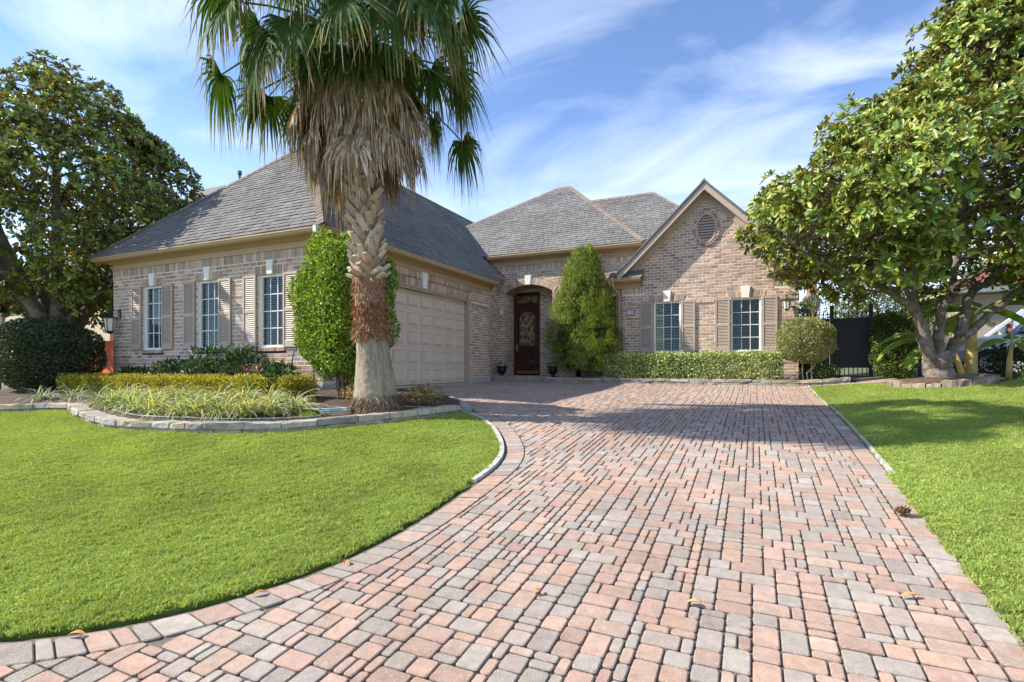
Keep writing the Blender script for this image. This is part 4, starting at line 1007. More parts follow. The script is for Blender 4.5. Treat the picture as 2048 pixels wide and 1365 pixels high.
trunk_part([(.225, .5), (.225, 1.0), (.215, 1.2), (.20, 1.6), (.19, 4.4), (.10, 5.1)], 'upper_trunk', material('palm inner bark', (.36, .17, .09), .9, .5, 14, .02, 40, col2=(.30, .22, .15), s2=5), fiss=.006)
def strands(n, z0, z1, r0, r1, L, Wd, cols, out, name, dn=-1.):
    a = rng.random(n) * 6.283; z = rng.uniform(z0, z1, n); r = r0 + (r1 - r0) * (z - z0) / max(z1 - z0, 1e-6)
    o = np.stack([np.cos(a), np.sin(a), 0 * a], 1); P = PC + o * r[:, None]; P[:, 2] = z
    D = norm(o * out * rng.uniform(.2, 1.3, (n, 1)) + np.array([0, 0, dn]) + rng.normal(0, .45, (n, 3)))
    V, F, T = leaf_arrays(P, D, o + rng.normal(0, .3, (n, 3)), L * rng.uniform(.5, 1.3, n), Wd * rng.uniform(.6, 1.3, n), np.clip(pick(cols, n, .2), .01, 1), 'diamond', .1, .1)
    np_build(name, V, F, T, MT['fibre'], palm, kind='stuff')
strands(3600, .52, 1.02, .232, .222, .10, .010, [(.30, .115, .055), (.36, .17, .09), (.22, .085, .04), (.40, .24, .15)], .75, 'fibre_mat')
strands(1100, 1.0, 1.45, .225, .212, .12, .012, [(.36, .18, .10), (.45, .28, .18), (.30, .2, .13)], .5, 'bark_shreds')
strands(900, 4.1, 5.0, .2, .14, .35, .02, [(.30, .2, .12), (.4, .3, .2), (.24, .16, .09)], .6, 'crown_fibre')
strands(1300, .46, .68, .240, .240, .13, .011, [(.34, .19, .11), (.42, .28, .18), (.25, .12, .06)], .8, 'fibre_fringe')
strands(2200, PZ - .02, -.42, .36, .34, .14, .010, [(.20, .14, .09), (.30, .22, .15), (.15, .10, .065)], .55, 'root_fringe')
# leaf bases ("boots") in a rising spiral
nb = 165
for i in range(nb):
    f = i / (nb - 1); z = 1.36 + f * 2.3; a = i * 2.39996 + random.gauss(0, .05); o = Vector((math.cos(a), math.sin(a), 0)); s = Vector((-math.sin(a), math.cos(a), 0))
    lean = (.32 if i % 2 else -.32) + random.gauss(0, .06); L = random.uniform(.17, .23); w0, w1 = random.uniform(.060, .078), random.uniform(.036, .05); tilt = random.uniform(.40, .68)
    if f < .07: tilt += .55
    up = (Vector((0, 0, 1)) * math.cos(tilt) + o * math.sin(tilt)); ax = (up + s * lean).normalized(); nrm = ax.cross(s).normalized(); nrm = nrm if nrm.dot(o) > 0 else -nrm; sd = ax.cross(nrm)
    b = Vector((PX, PY, z)) + o * .17; m = MB(); th = random.uniform(.018, .03); rows = []
    for t, w, bow in ((0, w0, .0), (.55, (w0 + w1) * .5, .012), (1, w1, .0)):
        c = b + ax * L * t + o * (.02 * t * t)
        rows += [c - sd * w - nrm * .012, c - sd * w * .55 + nrm * (th * .8 + bow), c + sd * w * .55 + nrm * (th * .8 + bow), c + sd * w - nrm * .012, c + sd * w * .5 - nrm * th, c - sd * w * .5 - nrm * th]
    fs = [(r * 6 + k, r * 6 + (k + 1) % 6, (r + 1) * 6 + (k + 1) % 6, (r + 1) * 6 + k) for r in range(2) for k in range(6)] + [(12, 13, 14, 15, 16, 17)]
    q = random.uniform(.8, 1.2); c = random.choice([(.46, .34, .23), (.42, .34, .26), (.50, .40, .29), (.36, .26, .17), (.45, .39, .32)])
    m.add(rows, fs, (c[0] * q, c[1] * q, c[2] * q)); m.build('boot', MT['boot'], palm)
def frond(base, az, el, plen, blen, droop, dead, spanr=R(118), K=26, brown=.2, twist=0.):
    """petiole and pleated fan whose segment tips hang down"""
    o = np.array([math.cos(az), math.sin(az), 0.]); up = np.array([0, 0, 1.]); m = MB()
    pts = []; p = np.array(base, float); e = el
    for i in range(7):
        pts.append(p.copy()); d = o * math.cos(e) + up * math.sin(e); p = p + d * plen / 6; e -= (.10 if not dead else .04) * (1.4 if el > 0 else .6)
    pc = (.20, .26, .07) if not dead else (.36, .25, .15)
    m.tube(pts, list(np.linspace(.022, .012, 7)), 5, pc)
    hub = pts[-1]; e -= .25 if not dead else .1
    ax = o * math.cos(e) + up * math.sin(e); sd = np.cross(ax, up); sd = norm(sd) if np.linalg.norm(sd) > .1 else np.array([-math.sin(az), math.cos(az), 0]); nr = norm(np.cross(sd, ax))
    sd2 = sd * math.cos(twist) + nr * math.sin(twist); nr = norm(np.cross(sd2, ax)); sd = sd2
    S = np.array([0., .16, .34, .52, .68, .84, 1.]); dphi = 2 * spanr / (2 * K)
    for k in range(-K, K + 1):
        ph = k * dphi + random.gauss(0, .012); d = ax * math.cos(ph) + sd * math.sin(ph); d = norm(d + nr * (-.16 + .32 * (abs(ph) / spanr) ** 2) * (1 if not dead else .4))
        L = blen * (1 - .30 * (abs(ph) / spanr) ** 1.6) * random.uniform(.72, 1.12); p = hub + 0; pv = []; st = norm(np.cross(nr, d)); sgn = 1 if k % 2 else -1
        dr = droop * random.uniform(.55, 1.35); tw = random.gauss(0, .25)
        tipb = random.random() < brown
        for j, s in enumerate(S):
            if j > 0:
                g = dr * max(0., min(1., (s - .26) / .45)) ** 1.1; g = min(g, .97); dd = norm(d * (1 - g) + np.array([0, 0, -1.]) * g + np.array([tw * .1, tw * .07, 0]) * g); p = p + dd * L * (S[j] - S[j - 1])
            w = min(s * L * dphi * .56 + .003, .017 * blen / .9) * (1 - max(0, (s - .32) / .68) ** .9 * .9)
            pv.append((p - st * w + nr * .009 * sgn * (1 - s), p + st * w - nr * .009 * sgn * (1 - s)))
        q = random.uniform(.78, 1.2)
        for j in range(len(S) - 1):
            s = S[j]
            if dead: c = random.choice([(.34, .25, .165), (.42, .33, .24), (.28, .195, .125), (.48, .41, .33), (.22, .15, .095)]); c = tuple(x * (1 + .25 * s) for x in c)
            else:
                c = (.060, .115, .026) if s < .4 else (.082, .135, .034)
                if tipb and s > .55: c = (.24, .19, .08) if s < .8 else (.36, .27, .16)
                elif s > .8: c = (.13, .16, .05)
            a, b = pv[j]; a2, b2 = pv[j + 1]; m.add([a, b, b2, a2], [(0, 1, 2, 3)], tuple(x * q for x in c))
    return m
HZ = 5.12
for i in range(46):                       # dead skirt
    f = (i + .5) / 46; az = i * 2.39996 + .4; z = 3.86 + .8 * f; el = -1.02 + .34 * f + random.gauss(0, .07)
    frond(np.array([PX + .2 * math.cos(az), PY + .2 * math.sin(az), z + .25]), az, el, random.uniform(.72, 1.08), random.uniform(.78, 1.05), .95, True, spanr=R(random.uniform(48, 80)), K=16).build('dead_frond', MT['dead'], palm)
for i in range(20):                       # lower green fans folded down over the skirt
    az = i * 2.39996 + .2; f = i / 19
    frond(np.array([PX + .14 * math.cos(az), PY + .14 * math.sin(az), 4.75 + .25 * f]), az, R(-36 + 22 * f) + random.gauss(0, .06), random.uniform(.6, .95), random.uniform(.8, 1.0), random.uniform(.8, 1.0), False, brown=.55, twist=random.gauss(0, .3)).build('frond', MT['palmleaf'], palm)
for i in range(58):
    f = (i + .5) / 58; az = i * 2.39996 + 1.1; el = R(-12 + 92 * f ** 1.05) + random.gauss(0, .08); z = HZ - .25 + .75 * f
    frond(np.array([PX + .14 * math.cos(az), PY + .14 * math.sin(az), z]), az, el, random.uniform(1.45, 2.1) * (1 - .30 * f), random.uniform(1.0, 1.25), random.uniform(.75, 1.0), False, brown=.70 * (1 - f) ** 1.1 + .10, twist=random.gauss(0, .35)).build('frond', MT['palmleaf'], palm)

palm.rotation_mode = 'AXIS_ANGLE'; palm.rotation_axis_angle = (-R(3.4), -.4163, .9092, 0)      # the palm leans a little to the left
# ------------------------------------------------------------------ magnolias
def magnolia(label, base, prof, limbs, ncl, nros, LL, cols, seed, cr=(.55, .95), keepout=None, drift=0.):
    global rng
    rng = np.random.default_rng(seed); random.seed(seed); B = np.array(base)
    root = thing('magnolia_tree', base, label, 'tree')
    pz = np.array([p[0] for p in prof]); pr = np.array([p[1] for p in prof]); skel = []
    for li, (pts, r0, r1) in enumerate(limbs):
        c = catmull([np.array(p) for p in pts], 4); m = MB(); n = len(c); c[1:-1] += rng.normal(0, .018, (n - 2, 3))
        m.tube(c, list(np.linspace(r0, r1, n) * (1 + .06 * np.sin(np.arange(n) * 1.7))), 10); m.build('trunk' if li == 0 else 'limb', MT['bark'], root, smooth=True); skel.append(c[n // 3:])
    skel = np.concatenate(skel)
    z = rng.uniform(pz[0], pz[-1], ncl * 6); rr = np.interp(z, pz, pr); keep = rng.random(len(z)) < rr / pr.max(); z = z[keep][:ncl]; rr = rr[keep][:ncl]
    a = np.arange(len(z)) * 2.39996 + rng.normal(0, .3, len(z)); q = rr * np.clip(rng.uniform(.45, 1.06, len(z)) ** .6, 0, 1.0) - .3
    C = np.stack([B[0] + q * np.cos(a) + drift * np.maximum(0, z - 3.4), B[1] + q * np.sin(a), z], 1); cs = rng.uniform(*cr, len(z))
    tw = MB()
    for c in C:
        d = np.linalg.norm(skel - c, axis=1) + (skel[:, 2] > c[2]) * .8; k = skel[int(np.argmin(d))]; mid = (k + c) / 2 + np.r_[rng.normal(0, .12, 2), -.12]
        tw.tube([k, mid, c], [.045, .03, .012], 5)
        for _ in range(4):
            e = c + norm(rng.normal(0, 1, 3)) * cs[0] * .8; tw.tube([c, (c + e) / 2 + rng.normal(0, .04, 3), e], [.014, .01, .006], 4)
    tw.build('branches', MT['bark'], root, smooth=True, kind='stuff')
    ci = rng.choice(len(C), nros, p=cs ** 2 / (cs ** 2).sum()); d = rand_dir(nros); outw = norm(C[ci] - np.array([B[0], B[1], (pz[0] + pz[-1]) / 2])); d = norm(d + outw * .55 + np.array([0, 0, .15]))
    P = C[ci] + d * (cs[ci] * rng.uniform(.35, 1.05, nros) ** .5)[:, None] * np.array([1, 1, .8])
    if keepout is not None: k = ~keepout(P); P = P[k]; d = d[k]
    ax = norm(d + rand_dir(len(P)) * .5 + np.array([0, 0, .45])); nl = 9; Ps = np.repeat(P, nl, 0); A = np.repeat(ax, nl, 0); n = len(Ps)
    t = rand_dir(n); t = norm(t - A * (t * A).sum(1)[:, None]); th = rng.uniform(.55, 1.45, n)[:, None]
    D = A * np.cos(th) + t * np.sin(th) - np.array([0, 0, .12]); Nn = A * np.sin(th) - t * np.cos(th) + rng.normal(0, .25, (n, 3))
    Ls = LL * rng.uniform(.65, 1.15, n); T = np.clip(pick(cols, n, .16), .004, 1)
    V, F, T2 = leaf_arrays(Ps + D * .012, D, Nn, Ls, Ls * .40, T, 'leaf', .18, .12)
    sa = screen_area(Ps, Ls) * (np.abs((norm(Nn) * norm(-Ps)).sum(1)) + .2)
    front = ((Ps - B) * norm(np.array([-B[0], -B[1], 0]))).sum(1); sa = np.where(front > np.quantile(front, .62), sa, sa * .05)
    big = np.zeros(n, bool); big[np.argsort(-sa)[:300]] = True
    V6 = V.reshape(n, 6, 3); m = ~big; nn = int(m.sum()); i = np.arange(nn)[:, None] * 6
    F2 = np.concatenate([i + np.array([[0, 1, 2, 3]]), i + np.array([[0, 3, 4, 5]])], 1).reshape(-1, 4)
    crown = np_build('crown', V6[m].reshape(-1, 3), F2, np.repeat(T[m], 2, 0), MT['leafmag'], root, kind='stuff')
    for k in np.where(big)[0]: np_build('leaf', V6[k], np.array([[0, 1, 2, 3], [0, 3, 4, 5]]), np.repeat(T[k:k + 1], 2, 0), MT['leafmag'], crown)
    return root
GREENS = [(0.178, 0.284, 0.056), (0.232, 0.346, 0.062), (0.148, 0.252, 0.056), (0.293, 0.398, 0.073), (0.379, 0.442, 0.081), (0.158, 0.262, 0.073)]
bz = tz(3.55, 13.9) + .12; bx, by = 3.55, 13.9
def LB(pts, r0, r1): return ([(bx + .9092 * d - .4163 * e, by + .4163 * d + .9092 * e, z) for d, z, e in pts], r0, r1)      # d across, e away from the street
limbs = [LB([(0, bz - .2, 0), (0, bz + .02, 0), (-.02, bz + .28, 0), (-.03, bz + .5, 0)], .30, .20),
         LB([(-.08, -.1, 0), (-.28, .35, -.05), (-.48, .90, -.1), (-.66, 1.20, -.15), (-1.03, 1.38, -.25), (-1.52, 1.64, -.4), (-2.2, 2.2, -.5)], .13, .045),
         LB([(-.53, 1.0, -.1), (-.58, 1.32, -.05), (-.74, 1.69, 0), (-.81, 1.95, .05), (-.9, 3.0, .1)], .07, .025),
         LB([(-.08, .1, .1), (-.26, .5, .15), (-.31, 1.0, .2), (-.35, 1.53, .25), (-.32, 1.9, .3), (-.3, 3.4, .3), (-.1, 5.0, .2)], .105, .035),
         LB([(-.02, .0, .0), (.01, .5, .02), (.01, 1.0, 0), (.1, 1.32, 0), (.28, 1.58, -.05), (.26, 1.8, 0), (.37, 2.0, .05), (.5, 3.2, .1), (.9, 5.2, .1), (1.2, 6.8, .1)], .115, .035),
         LB([(.05, -.05, 0), (.30, .55, -.05), (.42, 1.0, -.1), (.53, 1.42, -.05), (.79, 1.69, 0), (1.2, 1.9, .1), (2.0, 2.8, .2)], .13, .045),
         LB([(.30, .5, -.05), (.63, .84, -.15), (1.05, 1.26, -.25), (1.32, 1.53, -.3), (1.63, 1.85, -.35), (2.4, 2.4, -.4)], .09, .035),
         LB([(-1.4, 1.6, -.35), (-2.4, 2.0, -.3), (-3.4, 2.5, -.5)], .05, .02)]
magnolia('tall spreading magnolia with a forked grey trunk on the right lawn beside the gate', (bx, by, bz), [(1.75, 2.0), (2.2, 3.5), (2.9, 4.1), (3.7, 3.5), (4.6, 2.7), (5.5, 1.9), (6.6, 1.35), (8.0, .9), (8.8, .3)], limbs, 145, 9000, .165,
         GREENS + [(.26, .29, .05), (.33, .33, .06)], 21, keepout=lambda P: (P[:, 2] < 1.45), drift=.34)
bx, by, bz = -18.0, 8.3, -.5
limbs = [([(bx, by, bz - .1), (bx, by, bz + .8), (bx + .02, by, bz + 1.6)], .55, .5)]
for k in range(9):
    a = k * .698 + .25; s = 1 if k % 2 else .75; o = np.array([math.cos(a), math.sin(a)])
    limbs.append(([(bx + .2 * o[0], by + .2 * o[1], bz + 1.3), (bx + .8 * o[0] * s, by + .8 * o[1] * s, bz + 2.3), (bx + 1.7 * o[0] * s, by + 1.7 * o[1] * s, bz + 3.4 + .5 * (k % 3)), (bx + 2.4 * o[0] * s, by + 2.4 * o[1] * s, bz + 4.6 + .8 * (k % 3))], .22, .05))
magnolia('broad dense magnolia leaning over the left end of the house roof', (bx, by, bz), [(1.9, 1.8), (2.6, 3.0), (3.6, 3.6), (4.7, 3.9), (5.7, 3.2), (6.7, 2.2), (7.5, 1.4), (8.2, .6)], limbs, 140, 7600, .165,
         GREENS + [(.30, .31, .055), (.24, .27, .05), (.08, .13, .045), (.07, .12, .045), (.22, .17, .06)], 33, keepout=lambda P: ((P[:, 0] > -15.3) & (P[:, 2] < 2.75 + .94 * (P[:, 0] + 15.08)) & (P[:, 1] > 7.3)) | (P[:, 2] < 1.25))

# ------------------------------------------------------------------ shrubs and hedges of the left bed
rng = np.random.default_rng(5); random.seed(5)
G1 = [(0.189, 0.297, 0.041), (0.257, 0.378, 0.047), (0.135, 0.23, 0.035), (0.324, 0.419, 0.054), (0.108, 0.189, 0.032)]
x, y = -6.6, 7.26; z0 = float(bedz(x, y))
Pn = shell(40000, (x, y, 1.08), (.93, .58, 1.30), 2.3, .5, .11)
bush('clipped_shrub', 'tall rounded column of glossy green shrub at the garage corner behind the palm', 'shrub', (x, y, z0), Pn, .062, .034, G1, [(x - .3, y, .4), (x, y + .1, .6), (x + .3, y, .4), (x + .1, y - .2, .5)], .045)
x, y = -15.55, 6.95; z0 = float(bedz(x, y))
Pn = shell(38000, (x, y, .30), (1.36, 1.05, .90), 2.0, .6, .06)
bush('round_bush', 'wide rounded dark green bush at the left edge under the magnolia', 'bush', (x, y, z0), Pn, .062, .03, [(.045, .085, .04), (.06, .105, .05), (.038, .07, .036), (.08, .125, .055), (.10, .08, .04)], [(x - .4, y, .0), (x + .3, y, .0), (x, y, .1)], .05)
Pn = boxshell(46000, (-14.0, 6.48, -.62), (-7.1, 7.12, -.20), .13, .012)
bush('clipped_hedge', 'low clipped golden green hedge in front of the three left windows', 'hedge', (-10.5, 6.8, -.6), Pn, .040, .022, [(.36, .34, .035), (.46, .40, .04), (.25, .28, .035), (.52, .42, .045), (.18, .21, .03)], [(-13.4 + k * .55, 6.8, -.3) for k in range(12)], .012, up=.5)
def blades(root_name, label, cat, base, n, L, w, cols, group, lean=1.0, stripe=None, droop=.9):
    root = thing(root_name, base, label, cat, group); m = MB(); bx_, by_, bz_ = base
    for _ in range(n):
        a = random.random() * 6.283; l = L * random.uniform(.6, 1.15); e = random.uniform(.45, 1.45); o = Vector((math.cos(a), math.sin(a), 0)); s = Vector((-o.y, o.x, 0))
        p = Vector((bx_ + random.gauss(0, .05), by_ + random.gauss(0, .05), bz_ - .01)); c = random.choice(cols); q = random.uniform(.8, 1.2); pv = []
        for j in range(6):
            f = j / 5; ww = w * (1 - f ** 2.5) * .5 + .0006; pv.append((p - s * ww, p + Vector((0, 0, ww * .5)), p + s * ww)); d = o * math.cos(e) + Vector((0, 0, 1)) * math.sin(e); p = p + d * l / 5; e -= droop * lean * random.uniform(.25, .5)
        for j in range(5):
            A, M_, B_ = pv[j]; A2, M2, B2 = pv[j + 1]; c1 = tuple(x * q for x in c); c2 = tuple(x * q for x in (stripe or c))
            m.add([A, M_, M2, A2], [(0, 1, 2, 3)], c2); m.add([M_, B_, B2, M2], [(0, 1, 2, 3)], c1)
    m.build('blades', MT['leaf'], root); return root
CL = [(-12.99, 5.75), (-12.2, 5.9), (-11.03, 5.75), (-10.07, 5.5), (-9.34, 5.38), (-8.65, 5.28), (-8.06, 5.26), (-7.6, 5.3), (-7.22, 5.4), (-6.88, 5.54), (-6.6, 5.72), (-6.4, 6.0), (-10.6, 6.09), (-9.7, 5.97), (-8.92, 5.98), (-8.29, 6.07), (-7.75, 6.2), (-7.25, 6.3)]
ORD = ['first', 'second', 'third', 'fourth', 'fifth', 'sixth', 'seventh', 'eighth', 'ninth', 'tenth', 'eleventh', 'twelfth']
for i, (x, y) in enumerate(CL):
    if i < 3: lab = '%s silvery strap leaved clump from the left behind the border stones' % ORD[i]; cols = [(.22, .28, .20), (.16, .22, .15)]; st = (.46, .50, .40); n, L = 52, .52
    elif i < 12: lab = '%s arching striped grass clump from the left in the front row' % ORD[i - 3]; cols = [(.20, .28, .06), (.15, .23, .05), (.26, .33, .09)]; st = (.62, .61, .34); n, L = 92, .62
    else: lab = '%s striped grass clump from the left in the back row against the golden hedge' % ORD[i - 12]; cols = [(.25, .32, .08), (.20, .27, .06)]; st = (.55, .54, .29); n, L = 80, .6
    blades('striped_grass', lab, 'plant', (x, y, float(bedz(x, y))), n, L, .021, cols, 'striped grass clumps in the front bed', stripe=st, lean=1.05)
blades('grass_sprig', 'patch of short bright yellow green grass just inside the border left of the palm', 'plant', (-6.0, 5.85, float(bedz(-6.0, 5.85))), 90, .13, .008, [(.30, .38, .03), (.24, .34, .03)], None, lean=.4)
DK = [(.035, .075, .032), (.05, .095, .035), (.028, .06, .03), (.06, .11, .03)]
for x, y, r, h, lab in ((-12.95, 7.5, .45, .38, 'low dark leafy shrub beneath the leftmost window'), (-11.55, 7.45, .5, .55, 'dark long leaved shrub between the left and middle windows'), (-10.35, 7.45, .55, .80, 'tallest dark long leaved shrub beneath the middle window'),
                        (-9.45, 7.45, .5, .78, 'dark long leaved shrub beside the left shutter of the third window'), (-8.55, 7.5, .42, .5, 'small dark shrub beneath the third window beside the hose'), (-7.55, 6.75, .3, .4, 'small dark leafy shrub at the right end of the golden hedge')):
    z0 = float(bedz(x, y)); Pn = shell(420, (x, y, z0 + h * .62), (r, r * .8, h * .5), 2, .8, .1)
    bush('dark_shrub', lab, 'shrub', (x, y, z0), Pn, .15, .042, DK, [(x - r * .4, y, z0 + h * .7), (x + r * .4, y, z0 + h * .7), (x, y + .1, z0 + h * .9)], .012, 'dark shrubs along the window wall', up=.5, shape='leaf', fold=.15, curl=.25)
for x, y, r, h, cols, lab in ((-8.75, 7.22, .34, .52, [(.34, .20, .14), (.30, .10, .06), (.42, .30, .20), (.18, .10, .06)], 'twiggy shrub with reddish and tan leaves behind the golden hedge'),
                        (-7.35, 6.72, .28, .40, [(.32, .2, .13), (.40, .28, .18), (.2, .12, .07)], 'tan twiggy shrub at the right end of the golden hedge'),
                        (-5.95, 7.0, .42, .28, [(.34, .25, .12), (.40, .30, .16), (.22, .20, .06), (.30, .14, .07)], 'low straggly brown leaved shrub left of the palm trunk'),
                        (-4.95, 7.35, .36, .34, [(.34, .30, .07), (.28, .26, .08), (.40, .30, .15), (.34, .17, .09), (.18, .18, .05)], 'low yellowish shrub right of the palm trunk at the bed tip')):
    z0 = float(bedz(x, y)); Pn = shell(430, (x, y, z0 + h * .55), (r, r * .8, h * .5), 2, .9, .12)
    bush('twiggy_shrub', lab, 'shrub', (x, y, z0), Pn, .055, .026, cols, [(x + random.gauss(0, r * .6), y + random.gauss(0, r * .4), z0 + h * random.uniform(.6, 1.1)) for _ in range(11)], .007, 'half bare shrubs in the front bed', up=.4)
m = MB(); z0 = float(bedz(-8.3, 7.8))
hs = thing('garden_hose', (-8.32, 7.8, z0), 'dark green hose hanging from the wall tap beside the third window', 'hose')
m.tube(catmull([(-8.30, 7.97, .34), (-8.32, 7.86, .37), (-8.38, 7.82, .28), (-8.42, 7.8, .0), (-8.36, 7.78, -.3), (-8.34, 7.72, z0 + .02), (-8.1, 7.55, z0 + .02)], 6), .014, 7); m.build('tube', MT['hose'], hs, smooth=True)
m = MB(); m.tube([(-8.30, 7.99, .34), (-8.30, 7.90, .34)], .02, 7); m.tube([(-8.33, 7.92, .38), (-8.27, 7.92, .38)], .012, 6); m.build('tap', MT['brass'], hs)
h2 = thing('garden_hose', (-7.2, 5.2, float(bedz(-7.2, 5.2))), 'pale turquoise hose lying along the inside of the stone border', 'hose')
c = offset_curve(WALL, .38); c = c[(c[:, 0] > -9.9) & (c[:, 0] < -5.75)]; pts = [(p[0], p[1], float(bedz(*p)) + .018) for p in c]
pts += [(-5.9 + .32 * math.cos(t), 6.25 + .22 * math.sin(t), float(bedz(-5.9, 6.25)) + .02 + .004 * t) for t in np.linspace(-1.5, 13, 45)]
m = MB(); m.tube(pts, .009, 6); m.build('tube', MT['hosepale'], h2, smooth=True)

# ------------------------------------------------------------------ plants along the front of the house
x, y = -4.78, 15.72; z0 = float(bedz(x, y)); n = 5200
prof = [(-.1, .7), (.2, .95), (.7, 1.06), (1.3, 1.05), (2.0, .84), (2.7, .54), (3.2, .28), (3.65, .05)]
pz = np.array([p[0] for p in prof]); pr = np.array([p[1] for p in prof]); ncl = 260
z = rng.uniform(-.05, 3.5, ncl); a = np.arange(ncl) * 2.39996; rr = np.interp(z, pz, pr) * rng.uniform(.35, 1.0, ncl) ** .6
C = np.stack([x + rr * np.cos(a), y + rr * .9 * np.sin(a), z - .05], 1); o = np.stack([np.cos(a), np.sin(a), 0 * a], 1); ci = rng.integers(0, ncl, 60000)
f = rng.random(len(ci)); w = .13 * (1 - f) + .02
P = C[ci] + np.stack([rng.normal(0, 1, len(ci)) * w, rng.normal(0, 1, len(ci)) * w, f * .42 - .12], 1) + o[ci] * .08
N = norm(P - np.array([x, y, 1.2]) * np.array([1, 1, 0]) - np.array([0, 0, 1.]) * P[:, 2:3] + np.array([0, 0, .3]))
jr = thing('evergreen_tree', (x, y, z0), 'conical feathery yellow green evergreen standing right of the front door', 'tree')
V, F, T = leaf_arrays(P, norm(N * .35 + np.array([0, 0, .9]) + rand_dir(len(P)) * .45), N + rand_dir(len(P)) * .4, rng.uniform(.05, .11, len(P)), rng.uniform(.012, .022, len(P)), np.clip(pick([(.19, .26, .04), (.24, .31, .045), (.14, .205, .035), (.29, .34, .06), (.10, .15, .03)], len(P), .18), .01, 1), 'diamond', .2, .0)
np_build('crown', V, F, T, MT['leaf'], jr)
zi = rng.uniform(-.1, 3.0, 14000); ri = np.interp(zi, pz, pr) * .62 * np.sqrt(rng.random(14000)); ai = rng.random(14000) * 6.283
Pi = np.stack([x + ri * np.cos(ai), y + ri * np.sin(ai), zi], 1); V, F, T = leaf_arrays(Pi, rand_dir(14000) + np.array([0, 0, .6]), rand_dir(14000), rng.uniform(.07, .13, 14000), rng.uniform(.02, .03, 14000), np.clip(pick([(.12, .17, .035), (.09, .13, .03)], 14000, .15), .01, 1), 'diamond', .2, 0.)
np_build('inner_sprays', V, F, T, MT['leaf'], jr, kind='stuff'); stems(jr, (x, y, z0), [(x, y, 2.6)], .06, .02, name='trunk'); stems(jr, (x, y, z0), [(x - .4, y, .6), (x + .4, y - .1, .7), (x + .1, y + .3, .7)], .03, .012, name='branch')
Pn = boxshell(30000, (-4.1, 15.42, -.36), (.62, 16.05, .36), .16, .03)
bush('variegated_hedge', 'low hedge of cream edged leaves under the two gable windows', 'hedge', (-1.7, 15.75, -.4), Pn, .055, .032, [(0.336, 0.437, 0.151), (0.504, 0.554, 0.235), (0.202, 0.302, 0.101), (0.706, 0.739, 0.403), (0.168, 0.252, 0.084)], [(-3.8 + k * .5, 15.75, .1) for k in range(9)], .014, up=.35)
x, y = 1.2, 15.7; z0 = float(bedz(x, y)); Pn = shell(15000, (x, y, .70), (.68, .64, .60), 2.15, .35, .05)
tp = bush('ball_topiary', 'round clipped ball shrub on three bare stems beside the iron gate', 'shrub', (x, y, z0), Pn, .045, .028, [(0.195, 0.26, 0.091), (0.286, 0.338, 0.143), (0.13, 0.189, 0.058), (0.39, 0.416, 0.221), (0.312, 0.208, 0.091)])
MT['palestem'] = material('pale smooth stem', (.40, .33, .24), .85, .2, 20)
for bx_, tx in ((-.04, -.02), (.16, .2), (.06, .36)):
    m = MB(); m.tube([(x + bx_, y - .05, z0 - .03), (x + bx_ - .03, y, z0 + .2), (x + tx - .05, y, .2), (x + tx - .2 + bx_ * 2, y, .5)], [.022, .019, .016, .012], 7); m.build('stem', MT['palestem'], tp, smooth=True)
UP = [(.001, .0), (.17, .0), (.17, .05), (.10, .07), (.06, .11), (.05, .16), (.075, .19), (.05, .215), (.10, .26), (.15, .33), (.165, .40), (.15, .44), (.195, .465), (.205, .485), (.185, .495), (.165, .47), (.001, .46)]
for x, y, z0, lab in ((-7.72, 16.05, -.47, 'black urn planter with white flowers left of the front door'), (-5.88, 15.98, -.47, 'black urn planter with white flowers right of the door beside the evergreen')):
    u = thing('urn_planter', (x, y, z0), lab, 'planter', 'urns flanking the front door'); m = MB(); m.lathe((x, y, z0), UP, 20); m.build('urn', MT['iron'], u, smooth=True)
    Pn = shell(260, (x, y, z0 + .55), (.2, .2, .11), 2, .6, .1); V, F, T = leaves(Pn[0], Pn[1], .05, .03, [(.10, .16, .06), (.07, .12, .05)]); np_build('foliage', V, F, T, MT['leaf'], u)
    Pn = shell(120, (x, y, z0 + .57), (.2, .2, .11), 2, .25, .1); V, F, T = leaves(Pn[0], Pn[1], .034, .034, [(1, 1, 1)], jit=.05); np_build('flowers', V, F, T, MT['flower'], u)

# lanterns, number plaque
def lantern(label, w, u, z, s=1.):
    base = w.p(u, z, .0); r = thing('wall_lantern', base, label, 'lantern', 'wall lanterns on the brick'); m = MB(); q = lambda a, b, c: w.p(u + a * s, z + b * s, c * s)
    m.tube([q(0, .22, .01), q(0, .25, .10), q(0, .2, .17), q(0, .16, .17)], .010 * s, 6); box_on(w, u - .035 * s, u + .035 * s, z + .1 * s, z + .28 * s, .012, .03, m); m.build('bracket', MT['iron'], r)
    c = np.array(q(0, 0, .17)); m = MB(); m.lathe(c, [(.001, .17 * s), (.02 * s, .165 * s), (.05 * s, .13 * s), (.115 * s, .10 * s), (.115 * s, .09 * s)], 6); m.lathe(c, [(.06 * s, -.16 * s), (.075 * s, -.14 * s), (.02 * s, -.19 * s)], 6)
    for k in range(6):
        a = k * math.pi / 3; m.tube([c + np.array([.10 * s * math.cos(a), .10 * s * math.sin(a), .10 * s]), c + np.array([.068 * s * math.cos(a), .068 * s * math.sin(a), -.15 * s])], .006 * s, 4)
    m.build('cage', MT['iron'], r); m = MB(); m.lathe(c, [(.062 * s, -.15 * s), (.094 * s, .09 * s)], 6); m.build('glass', MT['lampglass'], r)
lantern('large black lantern on the left end of the window wall beside the first shutter', wL, .28, 1.08, 1.35)
lantern('small bronze lantern on the gable wall right of the second window', wF, 4.52, 1.72, .95)
pq = thing('number_plaque', wF.p(.24, 1.69, .01), 'black house number plaque with white digits 3134 on the gable wall', 'plaque'); m = MB(); box_on(wF, .11, .37, 1.605, 1.775, .011, .026, m); m.build('plate', MT['iron'], pq)
